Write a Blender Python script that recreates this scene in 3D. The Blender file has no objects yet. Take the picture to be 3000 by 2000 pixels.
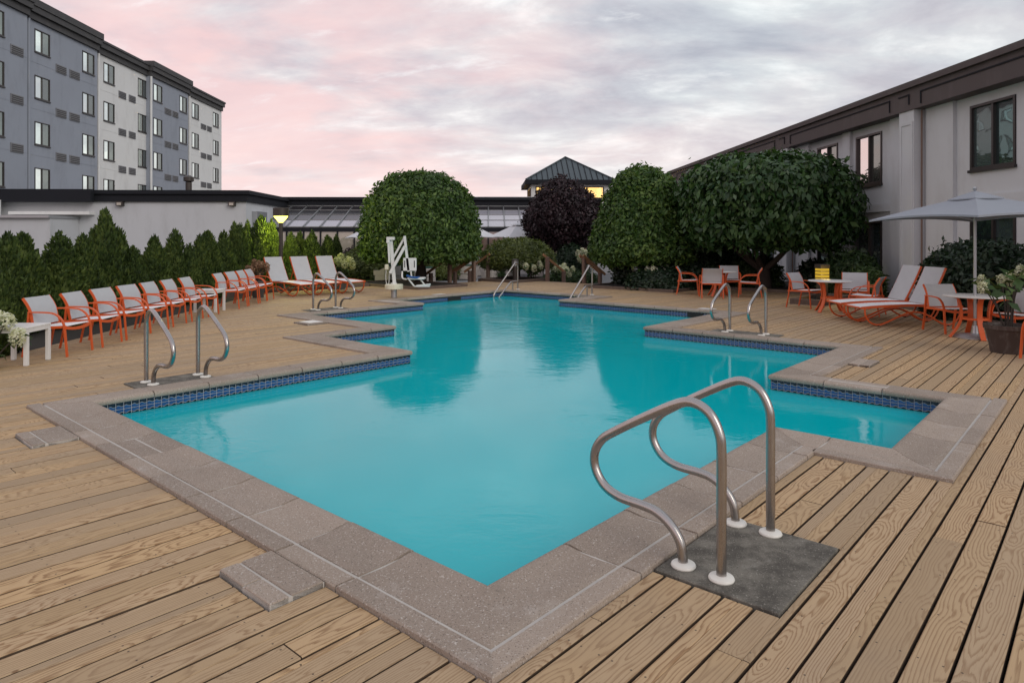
import bpy, math, random
import numpy as np
from mathutils import Vector, Matrix

# ------------------------------------------------------------------ camera, sky, sun
scene = bpy.context.scene
COL = scene.collection
FPX, HY, CAMH = 2001.0, 697.0, 1.65          # focal length in pixels of a 3000 px wide frame, horizon row, eye height
cam_d = bpy.data.cameras.new('camera')
cam = bpy.data.objects.new('camera', cam_d); COL.objects.link(cam)
cam.location = (0, 0, CAMH); cam.rotation_euler = (math.radians(90), 0, 0)
cam_d.sensor_width = 36; cam_d.lens = 36 * FPX / 3000
cam_d.shift_y = -(1000 - HY) / 3000
cam_d.clip_start = 0.05; cam_d.clip_end = 2000
scene.camera = cam
scene.render.resolution_x = 1024; scene.render.resolution_y = 682
scene.view_settings.view_transform = 'Standard'; scene.view_settings.look = 'None'
scene.view_settings.exposure = 0.50; scene.view_settings.gamma = 1
scene.view_settings.use_curve_mapping = False
SUN_EL, SUN_AZ = math.radians(27), math.radians(138)   # azimuth clockwise from +Y
SKY_GAIN = 1.0

class NT:
    """small node-tree helper"""
    def __init__(s, tree): s.t = tree; s.n = tree.nodes; s.l = tree.links
    def node(s, typ, ins=None, **props):
        nd = s.n.new(typ)
        for k, v in props.items(): setattr(nd, k, v)
        for k, v in (ins or {}).items(): s.put(nd.inputs[k], v)
        return nd
    def put(s, sock, v):
        if isinstance(v, bpy.types.NodeSocket): s.l.new(v, sock)
        elif hasattr(v, '__len__') and sock.type == 'RGBA' and len(v) == 3: sock.default_value = (*v, 1)
        else: sock.default_value = v
    def m(s, op, a, b=0.0, c=0.0, clamp=False):
        nd = s.node('ShaderNodeMath', {0: a, 1: b, 2: c}, operation=op, use_clamp=clamp); return nd.outputs[0]
    def mix(s, f, a, b, blend='MIX'):
        nd = s.n.new('ShaderNodeMix'); nd.data_type = 'RGBA'; nd.blend_type = blend
        s.put(nd.inputs[0], f); s.put(nd.inputs[6], a); s.put(nd.inputs[7], b); return nd.outputs[2]
    def noise(s, vec, scale, detail=3, rough=0.55, dist=0.0):
        nd = s.node('ShaderNodeTexNoise', {'Scale': scale, 'Detail': detail, 'Roughness': rough, 'Distortion': dist})
        if vec is not None: s.l.new(vec, nd.inputs['Vector'])
        return nd.outputs['Fac']
    def ramp(s, f, stops, interp='LINEAR'):
        nd = s.n.new('ShaderNodeValToRGB'); cr = nd.color_ramp; cr.interpolation = interp
        while len(cr.elements) < len(stops): cr.elements.new(0.5)
        for e, (p, c) in zip(cr.elements, stops):
            e.position = p; e.color = (*c, 1) if hasattr(c, '__len__') else (c, c, c, 1)
        s.put(nd.inputs[0], f); return nd.outputs[0]
    def smooth(s, x, lo, hi):
        nd = s.node('ShaderNodeMapRange', {0: x, 1: lo, 2: hi, 3: 0.0, 4: 1.0}, interpolation_type='SMOOTHSTEP'); return nd.outputs[0]
    def comb(s, x, y, z): return s.node('ShaderNodeCombineXYZ', {0: x, 1: y, 2: z}).outputs[0]
    def sep(s, v): nd = s.node('ShaderNodeSeparateXYZ', {0: v}); return nd.outputs[0], nd.outputs[1], nd.outputs[2]
    def scale(s, v, xyz): return s.node('ShaderNodeMapping', {'Vector': v, 'Scale': xyz}).outputs[0]

def build_world():
    w = bpy.data.worlds.new('World'); scene.world = w; w.use_nodes = True
    w.node_tree.nodes.clear(); t = NT(w.node_tree)
    d = t.node('ShaderNodeTexCoord').outputs['Generated']
    x, y, z = t.sep(d)
    zz = t.m('ADD', t.m('MAXIMUM', z, 0.0), 0.24)
    px, py = t.m('DIVIDE', x, zz), t.m('DIVIDE', y, zz)
    p = t.comb(px, py, 0.0)
    rot = t.node('ShaderNodeMapping', {'Vector': p, 'Rotation': (0, 0, 0.42), 'Scale': (1.0, 1.45, 1.0)}).outputs[0]
    n1 = t.noise(rot, 1.7, 9, 0.60, 0.25)
    n2 = t.noise(t.node('ShaderNodeMapping', {'Vector': rot, 'Location': (7.3, 2.1, 0.0)}).outputs[0], 1.1, 7, 0.58, 0.2)
    n3 = t.noise(t.node('ShaderNodeMapping', {'Vector': rot, 'Location': (1.3, 9.1, 4.0), 'Scale': (1, 1.6, 1)}).outputs[0], 3.0, 9, 0.62, 0.2)
    # cool cloud deck, thin bright gaps and warm undersides
    deck = t.ramp(n1, [(0.36, (0.325, 0.335, 0.39)), (0.455, (0.42, 0.44, 0.485)), (0.54, (0.53, 0.56, 0.58)), (0.65, (0.80, 0.83, 0.82))])
    east = t.smooth(x, -0.35, 0.75)
    deck = t.mix(t.m('MULTIPLY', east, 0.30), deck, (0.40, 0.465, 0.49))
    low = t.m('SUBTRACT', 1.0, t.smooth(z, 0.02, 0.42))
    west = t.m('SUBTRACT', 1.0, t.smooth(x, -0.45, 0.45))
    pk = t.m('MULTIPLY', t.smooth(n2, 0.36, 0.62), t.m('ADD', 0.20, t.m('MULTIPLY', 0.70, west)), clamp=True)
    pk = t.m('ADD', pk, t.m('MULTIPLY', low, t.m('MULTIPLY', west, 0.55)), clamp=True)
    pink = t.mix(n3, (0.76, 0.47, 0.445), (0.68, 0.53, 0.54))
    col = t.mix(t.m('MULTIPLY', pk, 0.80), deck, pink)
    col = t.mix(t.m('MULTIPLY', t.smooth(n3, 0.56, 0.74), 0.45), col, (0.78, 0.78, 0.775))
    hor = t.m('SUBTRACT', 1.0, t.smooth(z, 0.0, 0.24))       # paler air towards the horizon
    col = t.mix(t.m('MULTIPLY', hor, 0.30), col, (0.80, 0.69, 0.66))
    high = t.smooth(z, 0.25, 0.85)                           # deeper overhead, as at dusk
    col = t.mix(t.m('MULTIPLY', high, 0.45), col, (0.36, 0.40, 0.47))
    sky = t.node('ShaderNodeTexSky', sky_type='NISHITA', sun_disc=False, sun_elevation=SUN_EL, sun_rotation=SUN_AZ,
                 air_density=1.2, dust_density=2.0).outputs[0]
    blue = t.mix(1.0, sky, (0.10, 0.10, 0.10), 'MULTIPLY')
    cover = t.m('ADD', 0.88, t.m('MULTIPLY', t.smooth(n1, 0.2, 0.45), 0.10))
    col = t.mix(cover, blue, col)
    ground = t.smooth(z, -0.03, 0.0)
    col = t.mix(ground, (0.16, 0.15, 0.14), col)
    bg = t.node('ShaderNodeBackground', {'Color': col, 'Strength': SKY_GAIN})
    out = t.node('ShaderNodeOutputWorld'); t.l.new(bg.outputs[0], out.inputs[0])
build_world()

sun_d = bpy.data.lights.new('sun', 'SUN'); sun_d.energy = 0.65; sun_d.angle = math.radians(30); sun_d.color = (1.0, 0.93, 0.84)
sun = bpy.data.objects.new('sun', sun_d); COL.objects.link(sun)
sd = Vector((math.sin(SUN_AZ) * math.cos(SUN_EL), math.cos(SUN_AZ) * math.cos(SUN_EL), math.sin(SUN_EL)))
sun.location = sd * 60; sun.rotation_euler = sd.to_track_quat('Z', 'Y').to_euler()

# ------------------------------------------------------------------ frames
AZ = math.radians(41.56)                     # pool axis u, clockwise from +Y
SA, CA = math.sin(AZ), math.cos(AZ)
UVROT = math.radians(90) - AZ                # rotz of the pool frame (local x = u, local y = v)
BROT = math.radians(1.87)                    # rotz of the building frame (local x = c, local y = b)
def W(u, v, z=0.0): return Vector((u * SA - v * CA, u * CA + v * SA, z))
def UVof(p): return (p[0] * SA + p[1] * CA, -p[0] * CA + p[1] * SA)
def B(c, b, z=0.0): return Vector((c * math.cos(BROT) - b * math.sin(BROT), c * math.sin(BROT) + b * math.cos(BROT), z))
def atD(x, D, z=0.0): return Vector(((x - 1500) / FPX * D, D, z))       # a point at distance D along a pixel column
def zat(y, D): return CAMH - (y - HY) / FPX * D
rng = np.random.default_rng(7); random.seed(7)

# ------------------------------------------------------------------ materials
MATS = {}
def newmat(name):
    m = bpy.data.materials.new(name); m.use_nodes = True; m.node_tree.nodes.clear(); MATS[name] = m
    return m, NT(m.node_tree)
def finish(t, color, rough=0.6, metal=0.0, bump=None, bstr=0.3, bdist=0.01, spec=0.5, extra=None):
    b = t.node('ShaderNodeBsdfPrincipled', {'Base Color': color, 'Roughness': rough, 'Metallic': metal, 'Specular IOR Level': spec})
    if bump is not None:
        t.l.new(t.node('ShaderNodeBump', {'Height': bump, 'Strength': bstr, 'Distance': bdist}).outputs[0], b.inputs['Normal'])
    for k, v in (extra or {}).items(): t.put(b.inputs[k], v)
    o = t.node('ShaderNodeOutputMaterial'); t.l.new(b.outputs[0], o.inputs[0]); return b
def plain(name, col, rough=0.6, metal=0.0, var=0.12, scale=3.0, bump=0.15, bscale=60, spec=0.5, dirt=None, dirtamt=0.0, space='Object', extra=None):
    m, t = newmat(name)
    tc = t.node('ShaderNodeTexCoord').outputs[space] if space == 'Object' else t.node('ShaderNodeNewGeometry').outputs['Position']
    n = t.noise(tc, scale, 6, 0.6)
    c = t.mix(n, tuple(x * (1 - var) for x in col), tuple(min(1, x * (1 + var)) for x in col))
    if dirt is not None:
        d = t.smooth(t.noise(t.scale(tc, (1, 1, 0.35)), scale * 2.3, 7, 0.65), 0.48, 0.72)
        c = t.mix(t.m('MULTIPLY', d, dirtamt), c, dirt)
    bn = t.noise(tc, bscale, 4, 0.6)
    rr = t.m('ADD', rough - 0.06, t.m('MULTIPLY', n, 0.12))
    finish(t, c, rr, metal, bn if bump else None, bump, 0.004, spec, extra); return m

plain('orange_metal', (0.64, 0.105, 0.022), 0.42, 0.0, 0.10, 6, 0.05, 90)
plain('white_plastic', (0.72, 0.72, 0.70), 0.38, 0.0, 0.06, 5, 0.04, 80, dirt=(0.5, 0.48, 0.42), dirtamt=0.25)
plain('cream_plastic', (0.70, 0.67, 0.52), 0.45, 0.0, 0.08, 6, 0.05, 80, dirt=(0.42, 0.38, 0.3), dirtamt=0.35)
plain('table_white', (0.74, 0.73, 0.71), 0.35, 0.0, 0.05, 6, 0.05, 70, dirt=(0.55, 0.53, 0.5), dirtamt=0.2)
plain('dark_fascia', (0.014, 0.015, 0.020), 0.8, 0.0, 0.15, 1.2, 0.1, 20, spec=0.25, space='World')
plain('cornice_grey', (0.062, 0.060, 0.062), 0.75, 0.0, 0.15, 0.8, 0.15, 8, dirt=(0.11, 0.105, 0.10), dirtamt=0.4, space='World')
plain('brown_fascia', (0.075, 0.060, 0.060), 0.72, 0.0, 0.16, 0.9, 0.12, 14, dirt=(0.12, 0.10, 0.10), dirtamt=0.45, space='World')
plain('stucco_white', (0.56, 0.585, 0.61), 0.85, 0.0, 0.06, 0.7, 0.35, 45, dirt=(0.40, 0.40, 0.405), dirtamt=0.35, space='World')
plain('stucco_cream', (0.71, 0.71, 0.705), 0.85, 0.0, 0.05, 0.5, 0.3, 25, dirt=(0.50, 0.49, 0.48), dirtamt=0.4, space='World')
plain('stucco_blue', (0.295, 0.32, 0.375), 0.85, 0.0, 0.08, 0.5, 0.3, 25, dirt=(0.215, 0.23, 0.265), dirtamt=0.45, space='World')
plain('stucco_grey', (0.52, 0.53, 0.56), 0.85, 0.0, 0.06, 0.5, 0.3, 25, dirt=(0.38, 0.385, 0.40), dirtamt=0.4, space='World')
plain('window_frame', (0.030, 0.024, 0.024), 0.4, 0.0, 0.1, 3, 0.0)
plain('grille', (0.20, 0.20, 0.215), 0.6, 0.0, 0.1, 3, 0.0)
plain('mullion', (0.25, 0.255, 0.26), 0.4, 0.6, 0.1, 3, 0.0)
plain('roof_metal', (0.075, 0.095, 0.105), 0.45, 0.4, 0.12, 1.0, 0.05, 10, space='World')
plain('bark', (0.045, 0.034, 0.028), 0.9, 0.0, 0.3, 6, 0.8, 25, space='World')
plain('soil', (0.022, 0.017, 0.013), 0.95, 0.0, 0.4, 9, 1.0, 30, space='World')
plain('mulch_dark', (0.030, 0.025, 0.019), 0.95, 0.0, 0.4, 4, 1.0, 22, space='World')
plain('ground', (0.070, 0.066, 0.055), 0.95, 0.0, 0.3, 1.0, 0.6, 12, space='World')
plain('kerb_wood', (0.135, 0.098, 0.080), 0.8, 0.0, 0.3, 6, 0.3, 40, dirt=(0.07, 0.05, 0.04), dirtamt=0.5, space='World')
plain('post_wood', (0.190, 0.125, 0.098), 0.75, 0.0, 0.2, 8, 0.3, 40, dirt=(0.10, 0.065, 0.05), dirtamt=0.4, space='World')
plain('board_edge_shade', (0.105, 0.068, 0.042), 0.9, 0.0, 0.35, 9, 0.3, 40, space='World')
plain('rail_wood', (0.34, 0.17, 0.075), 0.6, 0.0, 0.2, 8, 0.3, 40, space='World')
plain('flange_white', (0.74, 0.72, 0.66), 0.45, 0.0, 0.05, 30, 0.0)
plain('lamp_bronze', (0.055, 0.045, 0.040), 0.45, 0.3, 0.1, 4, 0.0)
plain('pot_grey', (0.075, 0.072, 0.068), 0.7, 0.0, 0.2, 8, 0.2, 50)
plain('pot_brown', (0.055, 0.036, 0.030), 0.65, 0.0, 0.25, 7, 0.2, 50, dirt=(0.25, 0.23, 0.21), dirtamt=0.25)
plain('cushion_green', (0.006, 0.045, 0.030), 0.85, 0.0, 0.2, 6, 0.1, 40)
plain('wicker', (0.42, 0.385, 0.36), 0.8, 0.0, 0.15, 12, 0.6, 90)
plain('galvanized', (0.42, 0.43, 0.45), 0.35, 0.7, 0.1, 8, 0.05, 60)
plain('umbrella_grey', (0.29, 0.32, 0.365), 0.9, 0.0, 0.05, 2, 0.25, 160)
plain('umbrella_white', (0.66, 0.67, 0.70), 0.9, 0.0, 0.05, 2, 0.1, 90)
plain('patio', (0.20, 0.205, 0.215), 0.85, 0.0, 0.15, 1.5, 0.3, 14, space='World')
plain('blue_strap', (0.01, 0.08, 0.28), 0.6, 0.0, 0.1, 8, 0.0)
plain('rubber', (0.012, 0.012, 0.012), 0.7, 0.0, 0.1, 8, 0.0)
plain('pool_plaster', (0.05, 0.60, 0.68), 0.8, 0.0, 0.06, 1.0, 0.0, space='World')
plain('grout', (0.50, 0.47, 0.43), 0.9, 0.0, 0.2, 12, 0.4, 70, space='World')
plain('fabric_seat', (0.78, 0.79, 0.80), 0.8, 0.0, 0.03, 5, 0.15, 220)
plain('rock', (0.17, 0.165, 0.16), 0.9, 0.0, 0.25, 7, 0.5, 25)

def m_sling():
    m, t = newmat('sling')
    tc = t.node('ShaderNodeTexCoord').outputs['Object']
    n = t.noise(tc, 9, 4); x, y, z = t.sep(tc)
    wv = t.m('SINE', t.m('MULTIPLY', t.m('ADD', y, z), 700.0))
    c = t.mix(n, (0.52, 0.535, 0.56), (0.62, 0.635, 0.655))
    b = t.node('ShaderNodeBsdfPrincipled', {'Base Color': c, 'Roughness': 0.75})
    t.l.new(t.node('ShaderNodeBump', {'Height': wv, 'Strength': 0.12, 'Distance': 0.001}).outputs[0], b.inputs['Normal'])
    tr = t.node('ShaderNodeBsdfTranslucent', {'Color': (0.62, 0.56, 0.52)})
    mx = t.node('ShaderNodeMixShader', {0: 0.20}); t.l.new(b.outputs[0], mx.inputs[1]); t.l.new(tr.outputs[0], mx.inputs[2])
    o = t.node('ShaderNodeOutputMaterial'); t.l.new(mx.outputs[0], o.inputs[0])
m_sling()

def m_steel():
    m, t = newmat('steel')
    tc = t.node('ShaderNodeTexCoord').outputs['Object']
    n = t.noise(t.scale(tc, (1, 1, 0.15)), 40, 5)
    r = t.m('ADD', 0.20, t.m('MULTIPLY', n, 0.16))
    c = t.mix(t.noise(tc, 7, 5), (0.36, 0.33, 0.31), (0.52, 0.50, 0.49))
    finish(t, c, r, 1.0, n, 0.03, 0.002)
m_steel()

def m_glass(name, tint, mirror, rough=0.02, base=(0.01, 0.012, 0.014)):
    m, t = newmat(name)
    d = t.node('ShaderNodeBsdfPrincipled', {'Base Color': base, 'Roughness': 0.25})
    g = t.node('ShaderNodeBsdfGlossy', {'Color': tint, 'Roughness': rough})
    mx = t.node('ShaderNodeMixShader', {0: mirror}); t.l.new(d.outputs[0], mx.inputs[1]); t.l.new(g.outputs[0], mx.inputs[2])
    pos = t.node('ShaderNodeNewGeometry').outputs['Position']
    bm = t.node('ShaderNodeBump', {'Height': t.noise(pos, 1.1, 2), 'Strength': 0.05, 'Distance': 0.1})
    t.l.new(bm.outputs[0], g.inputs['Normal'])
    o = t.node('ShaderNodeOutputMaterial'); t.l.new(mx.outputs[0], o.inputs[0])
m_glass('glass_dark', (0.55, 0.78, 0.78), 0.30, base=(0.012, 0.020, 0.022))
m_glass('glass_mirror', (0.92, 1.0, 0.95), 0.92)
m_glass('glass_half', (0.55, 0.62, 0.58), 0.36, base=(0.06, 0.06, 0.055))
m_glass('glass_pink', (0.95, 0.92, 0.90), 0.80)
m_glass('glass_shade', (0.7, 0.8, 0.8), 0.20, base=(0.040, 0.060, 0.062))
m_glass('glass_blind', (0.8, 0.8, 0.8), 0.16, base=(0.33, 0.30, 0.24))
m_glass('glass_rose', (0.8, 0.8, 0.8), 0.16, base=(0.34, 0.22, 0.19))
m_glass('skylight_dark', (0.6, 0.62, 0.68), 0.12, base=(0.030, 0.027, 0.030))
m_glass('skylight_pale', (0.8, 0.8, 0.86), 0.25, base=(0.36, 0.35, 0.40))

def m_clear():
    m, t = newmat('clear_glass')
    g = t.node('ShaderNodeBsdfGlossy', {'Color': (1, 1, 1, 1), 'Roughness': 0.02}); p = t.node('ShaderNodeBsdfTransparent', {'Color': (0.9, 0.92, 0.9, 1)})
    mx = t.node('ShaderNodeMixShader', {0: 0.08}); t.l.new(p.outputs[0], mx.inputs[1]); t.l.new(g.outputs[0], mx.inputs[2])
    o = t.node('ShaderNodeOutputMaterial'); t.l.new(mx.outputs[0], o.inputs[0])
m_clear()
def m_emit(name, col, strength):
    m, t = newmat(name)
    e = t.node('ShaderNodeEmission', {'Color': (*col, 1), 'Strength': strength})
    o = t.node('ShaderNodeOutputMaterial'); t.l.new(e.outputs[0], o.inputs[0])
m_emit('lamp_glow', (1.0, 0.86, 0.12), 4.0)
m_emit('bollard_glow', (1.0, 0.62, 0.06), 0.42)
m_emit('ceiling_glow', (1.0, 0.55, 0.14), 1.5)

def m_leaf(name, dark, mid, light, trans=0.25, rough=0.5, clump=1.3):
    m, t = newmat(name)
    g = t.node('ShaderNodeNewGeometry')
    r = g.outputs['Random Per Island']
    n = t.noise(g.outputs['Position'], clump, 4, 0.6)
    f = t.m('ADD', t.m('MULTIPLY', r, 0.65), t.m('MULTIPLY', t.smooth(n, 0.3, 0.7), 0.35))
    c = t.ramp(f, [(0.05, dark), (0.5, mid), (0.97, light)])
    b = t.node('ShaderNodeBsdfPrincipled', {'Base Color': c, 'Roughness': rough, 'Specular IOR Level': 0.4})
    tr = t.node('ShaderNodeBsdfTranslucent', {'Color': t.mix(1.0, c, (1.25, 1.35, 0.6), 'MULTIPLY')})
    mx = t.node('ShaderNodeMixShader', {0: trans}); t.l.new(b.outputs[0], mx.inputs[1]); t.l.new(tr.outputs[0], mx.inputs[2])
    o = t.node('ShaderNodeOutputMaterial'); t.l.new(mx.outputs[0], o.inputs[0])
m_leaf('leaf_dome', (0.020, 0.046, 0.012), (0.055, 0.112, 0.024), (0.150, 0.230, 0.055))
m_leaf('leaf_dome_right', (0.020, 0.048, 0.012), (0.055, 0.118, 0.024), (0.150, 0.225, 0.050))
m_leaf('leaf_broad', (0.015, 0.040, 0.013), (0.036, 0.086, 0.026), (0.095, 0.165, 0.052), 0.2, 0.36)
m_leaf('leaf_purple', (0.012, 0.007, 0.010), (0.026, 0.013, 0.018), (0.055, 0.026, 0.032), 0.15)
m_leaf('leaf_cedar', (0.012, 0.026, 0.005), (0.042, 0.074, 0.013), (0.120, 0.160, 0.032), 0.2, 0.7, 2.0)
m_leaf('leaf_shrub', (0.014, 0.034, 0.012), (0.030, 0.062, 0.020), (0.065, 0.105, 0.035))
m_leaf('leaf_olive', (0.035, 0.055, 0.014), (0.090, 0.120, 0.030), (0.19, 0.22, 0.065))
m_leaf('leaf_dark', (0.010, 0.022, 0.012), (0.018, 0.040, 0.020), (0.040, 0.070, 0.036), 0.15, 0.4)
m_leaf('leaf_hydrangea', (0.025, 0.055, 0.018), (0.055, 0.105, 0.032), (0.11, 0.16, 0.055), 0.25)
m_leaf('petal_white', (0.50, 0.50, 0.38), (0.68, 0.68, 0.56), (0.80, 0.79, 0.72), 0.3, 0.8)
m_leaf('petal_lime', (0.26, 0.30, 0.12), (0.42, 0.45, 0.22), (0.60, 0.60, 0.36), 0.3, 0.8)
m_leaf('petal_brown', (0.14, 0.075, 0.045), (0.26, 0.15, 0.09), (0.40, 0.26, 0.17), 0.2, 0.8)
m_leaf('grass', (0.030, 0.060, 0.012), (0.060, 0.110, 0.022), (0.11, 0.16, 0.04), 0.3, 0.7)

def m_deck():
    m, t = newmat('deck_wood')
    uv = t.node('ShaderNodeUVMap').outputs[0]
    L, Wd, _ = t.sep(uv)
    bid = t.node('ShaderNodeAttribute', attribute_name='bid').outputs['Fac']
    wn = t.node('ShaderNodeTexWhiteNoise', {'W': t.m('MULTIPLY', bid, 977.0)}, noise_dimensions='1D')
    r1, r2, r3 = t.sep(t.node('ShaderNodeSeparateColor', {0: wn.outputs['Color']}).outputs[0]) if False else (None, None, None)
    sc = t.node('ShaderNodeSeparateColor', {0: wn.outputs['Color']}); r1, r2, r3 = sc.outputs[0], sc.outputs[1], sc.outputs[2]
    w0 = t.m('MULTIPLY', t.m('SUBTRACT', r1, 0.5), 0.16)
    slow = t.noise(t.comb(t.m('MULTIPLY', L, 1.0), t.m('MULTIPLY', bid, 371.0), 0.0), 1.15, 2, 0.5)
    slow2 = t.noise(t.comb(t.m('MULTIPLY', L, 0.55), t.m('MULTIPLY', Wd, 6.0), t.m('MULTIPLY', bid, 91.0)), 3.2, 3, 0.5)
    d = t.m('ADD', t.m('MULTIPLY', t.m('SUBTRACT', slow, 0.5), 0.42), t.m('MULTIPLY', t.m('SUBTRACT', r2, 0.35), 0.11))
    d = t.m('ADD', d, t.m('MULTIPLY', t.m('SUBTRACT', slow2, 0.5), 0.052))
    ww = t.m('SUBTRACT', Wd, w0)
    rr = t.m('SQRT', t.m('ADD', t.m('MULTIPLY', ww, ww), t.m('MULTIPLY', d, d)))
    fine = t.noise(t.comb(t.m('MULTIPLY', L, 1.2), t.m('MULTIPLY', Wd, 30.0), t.m('MULTIPLY', bid, 53.0)), 3.0, 3, 0.6)
    ph = t.m('ADD', t.m('MULTIPLY', rr, t.m('ADD', 50.0, t.m('MULTIPLY', r3, 45.0))), t.m('MULTIPLY', fine, 0.9))
    fr = t.m('FRACT', ph)
    late = t.smooth(fr, 0.42, 0.90)
    late = t.m('MULTIPLY', late, t.m('SUBTRACT', 1.0, t.smooth(fr, 0.90, 1.0)))
    early = t.mix(r3, (0.520, 0.360, 0.198), (0.460, 0.338, 0.215))
    dark = t.mix(r1, (0.215, 0.108, 0.042), (0.250, 0.145, 0.068))
    amt = t.m('ADD', 0.34, t.m('MULTIPLY', r2, 0.52))
    c = t.mix(t.m('MULTIPLY', late, amt), early, dark)
    # board to board tint, weather greying, streaks
    c = t.mix(1.0, c, t.ramp(r2, [(0.0, (0.80, 0.80, 0.80)), (0.5, (0.97, 0.97, 0.97)), (1.0, (1.08, 1.05, 1.0))]), 'MULTIPLY')
    pos = t.node('ShaderNodeNewGeometry').outputs['Position']
    grey = t.smooth(t.noise(pos, 0.45, 5, 0.6), 0.42, 0.66)
    c = t.mix(t.m('MULTIPLY', grey, 0.30), c, (0.285, 0.222, 0.165))
    stain = t.smooth(t.noise(t.scale(pos, (1.0, 1.0, 1.0)), 1.9, 7, 0.68, 0.6), 0.60, 0.78)
    c = t.mix(t.m('MULTIPLY', stain, 0.42), c, (0.165, 0.105, 0.065))
    fib = t.noise(t.comb(t.m('MULTIPLY', L, 6.0), t.m('MULTIPLY', Wd, 260.0), bid), 2.0, 2)
    c = t.mix(t.m('MULTIPLY', t.smooth(fib, 0.52, 0.75), 0.20), c, (0.22, 0.14, 0.08))
    # knots
    vk = t.node('ShaderNodeTexVoronoi', {'Vector': t.comb(t.m('MULTIPLY', L, 1.0), t.m('MULTIPLY', Wd, 1.9), t.m('MULTIPLY', bid, 713.0)), 'Scale': 3.3})
    kn = t.m('SUBTRACT', 1.0, t.smooth(vk.outputs['Distance'], 0.02, 0.055))
    kr = t.smooth(t.node('ShaderNodeSeparateColor', {0: vk.outputs['Color']}).outputs[0], 0.70, 0.72)
    c = t.mix(t.m('MULTIPLY', t.m('MULTIPLY', kn, kr), 0.75), c, (0.14, 0.065, 0.03))
    # nail heads, two per joist
    lx = t.m('SUBTRACT', t.m('FRACT', t.m('DIVIDE', L, 0.41)), 0.5); lx = t.m('MULTIPLY', lx, 0.41)
    wx = t.m('SUBTRACT', t.m('ABSOLUTE', Wd), 0.043)
    nd = t.m('SQRT', t.m('ADD', t.m('MULTIPLY', lx, lx), t.m('MULTIPLY', wx, wx)))
    c = t.mix(t.m('MULTIPLY', t.m('SUBTRACT', 1.0, t.smooth(nd, 0.003, 0.006)), 0.85), c, (0.05, 0.038, 0.03))
    h = t.m('ADD', t.m('MULTIPLY', late, 0.6), t.m('MULTIPLY', fib, 0.5))
    rough = t.m('ADD', 0.62, t.m('MULTIPLY', fine, 0.2))
    finish(t, c, rough, 0.0, h, 0.25, 0.0015, 0.35)
m_deck()

def m_coping():
    m, t = newmat('coping')
    pos = t.node('ShaderNodeNewGeometry').outputs['Position']
    oi = t.node('ShaderNodeObjectInfo').outputs['Random']
    big = t.noise(pos, 1.4, 5, 0.6)
    c = t.mix(big, (0.262, 0.210, 0.168), (0.405, 0.338, 0.282))
    c = t.mix(1.0, c, t.ramp(oi, [(0, (0.84, 0.83, 0.82)), (1, (1.12, 1.11, 1.10))]), 'MULTIPLY')
    pale = t.smooth(t.noise(pos, 2.6, 6, 0.65), 0.55, 0.74)
    c = t.mix(t.m('MULTIPLY', pale, 0.42), c, (0.50, 0.455, 0.415))
    sp = t.noise(pos, 95, 3, 0.7)
    c = t.mix(t.smooth(sp, 0.57, 0.68), c, (0.58, 0.53, 0.48))
    c = t.mix(t.m('MULTIPLY', t.smooth(t.noise(pos, 120, 3, 0.7), 0.57, 0.66), 0.85), c, (0.075, 0.055, 0.045))
    vz = t.node('ShaderNodeTexVoronoi', {'Vector': pos, 'Scale': 230.0})
    c = t.mix(t.m('MULTIPLY', t.m('SUBTRACT', 1.0, t.smooth(vz.outputs['Distance'], 0.15, 0.35)), 0.25), c, (0.50, 0.46, 0.42))
    st = t.smooth(t.noise(pos, 5, 6, 0.7), 0.6, 0.8)
    c = t.mix(t.m('MULTIPLY', st, 0.35), c, (0.105, 0.095, 0.080))
    finish(t, c, 0.86, 0.0, t.m('ADD', sp, t.m('MULTIPLY', t.noise(pos, 26, 4), 0.7)), 0.45, 0.004, 0.35)
m_coping()

def m_pad():
    m, t = newmat('pad_concrete')
    pos = t.node('ShaderNodeNewGeometry').outputs['Position']
    c = t.mix(t.smooth(t.noise(pos, 5.5, 7, 0.68), 0.36, 0.66), (0.085, 0.078, 0.066), (0.205, 0.190, 0.160))
    c = t.mix(t.m('MULTIPLY', t.smooth(t.noise(pos, 3.1, 6, 0.65), 0.58, 0.75), 0.6), c, (0.33, 0.315, 0.28))
    sp = t.noise(pos, 85, 4, 0.75)
    c = t.mix(t.smooth(sp, 0.56, 0.70), c, (0.36, 0.34, 0.30))
    c = t.mix(t.m('MULTIPLY', t.smooth(t.noise(pos, 110, 3, 0.7), 0.56, 0.68), 0.8), c, (0.045, 0.040, 0.035))
    finish(t, c, 0.92, 0.0, sp, 0.5, 0.004, 0.3)
m_pad()

def m_tile():
    m, t = newmat('pool_tile')
    uv = t.node('ShaderNodeUVMap').outputs[0]; x, y, _ = t.sep(uv)
    pos = t.node('ShaderNodeNewGeometry').outputs['Position']
    rnd = t.node('ShaderNodeObjectInfo').outputs['Random']
    wave = t.m('ADD', 0.46, t.m('MULTIPLY', t.m('SINE', t.m('MULTIPLY', x, 6.283)), 0.10))
    dy = t.m('SUBTRACT', y, wave)
    up = t.smooth(dy, -0.02, 0.02)
    n = t.noise(pos, 14, 4)
    low = t.mix(n, (0.006, 0.034, 0.140), (0.022, 0.105, 0.290))
    c = t.mix(up, low, (0.003, 0.006, 0.022))
    line = t.m('SUBTRACT', 1.0, t.smooth(t.m('ABSOLUTE', dy), 0.018, 0.05))
    c = t.mix(t.m('MULTIPLY', line, 0.8), c, (0.42, 0.42, 0.40))
    finish(t, c, 0.08, 0.0, t.m('ADD', t.noise(pos, 45, 2), t.m('MULTIPLY', line, -1.0)), 0.12, 0.003, 0.6)
m_tile()

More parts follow.
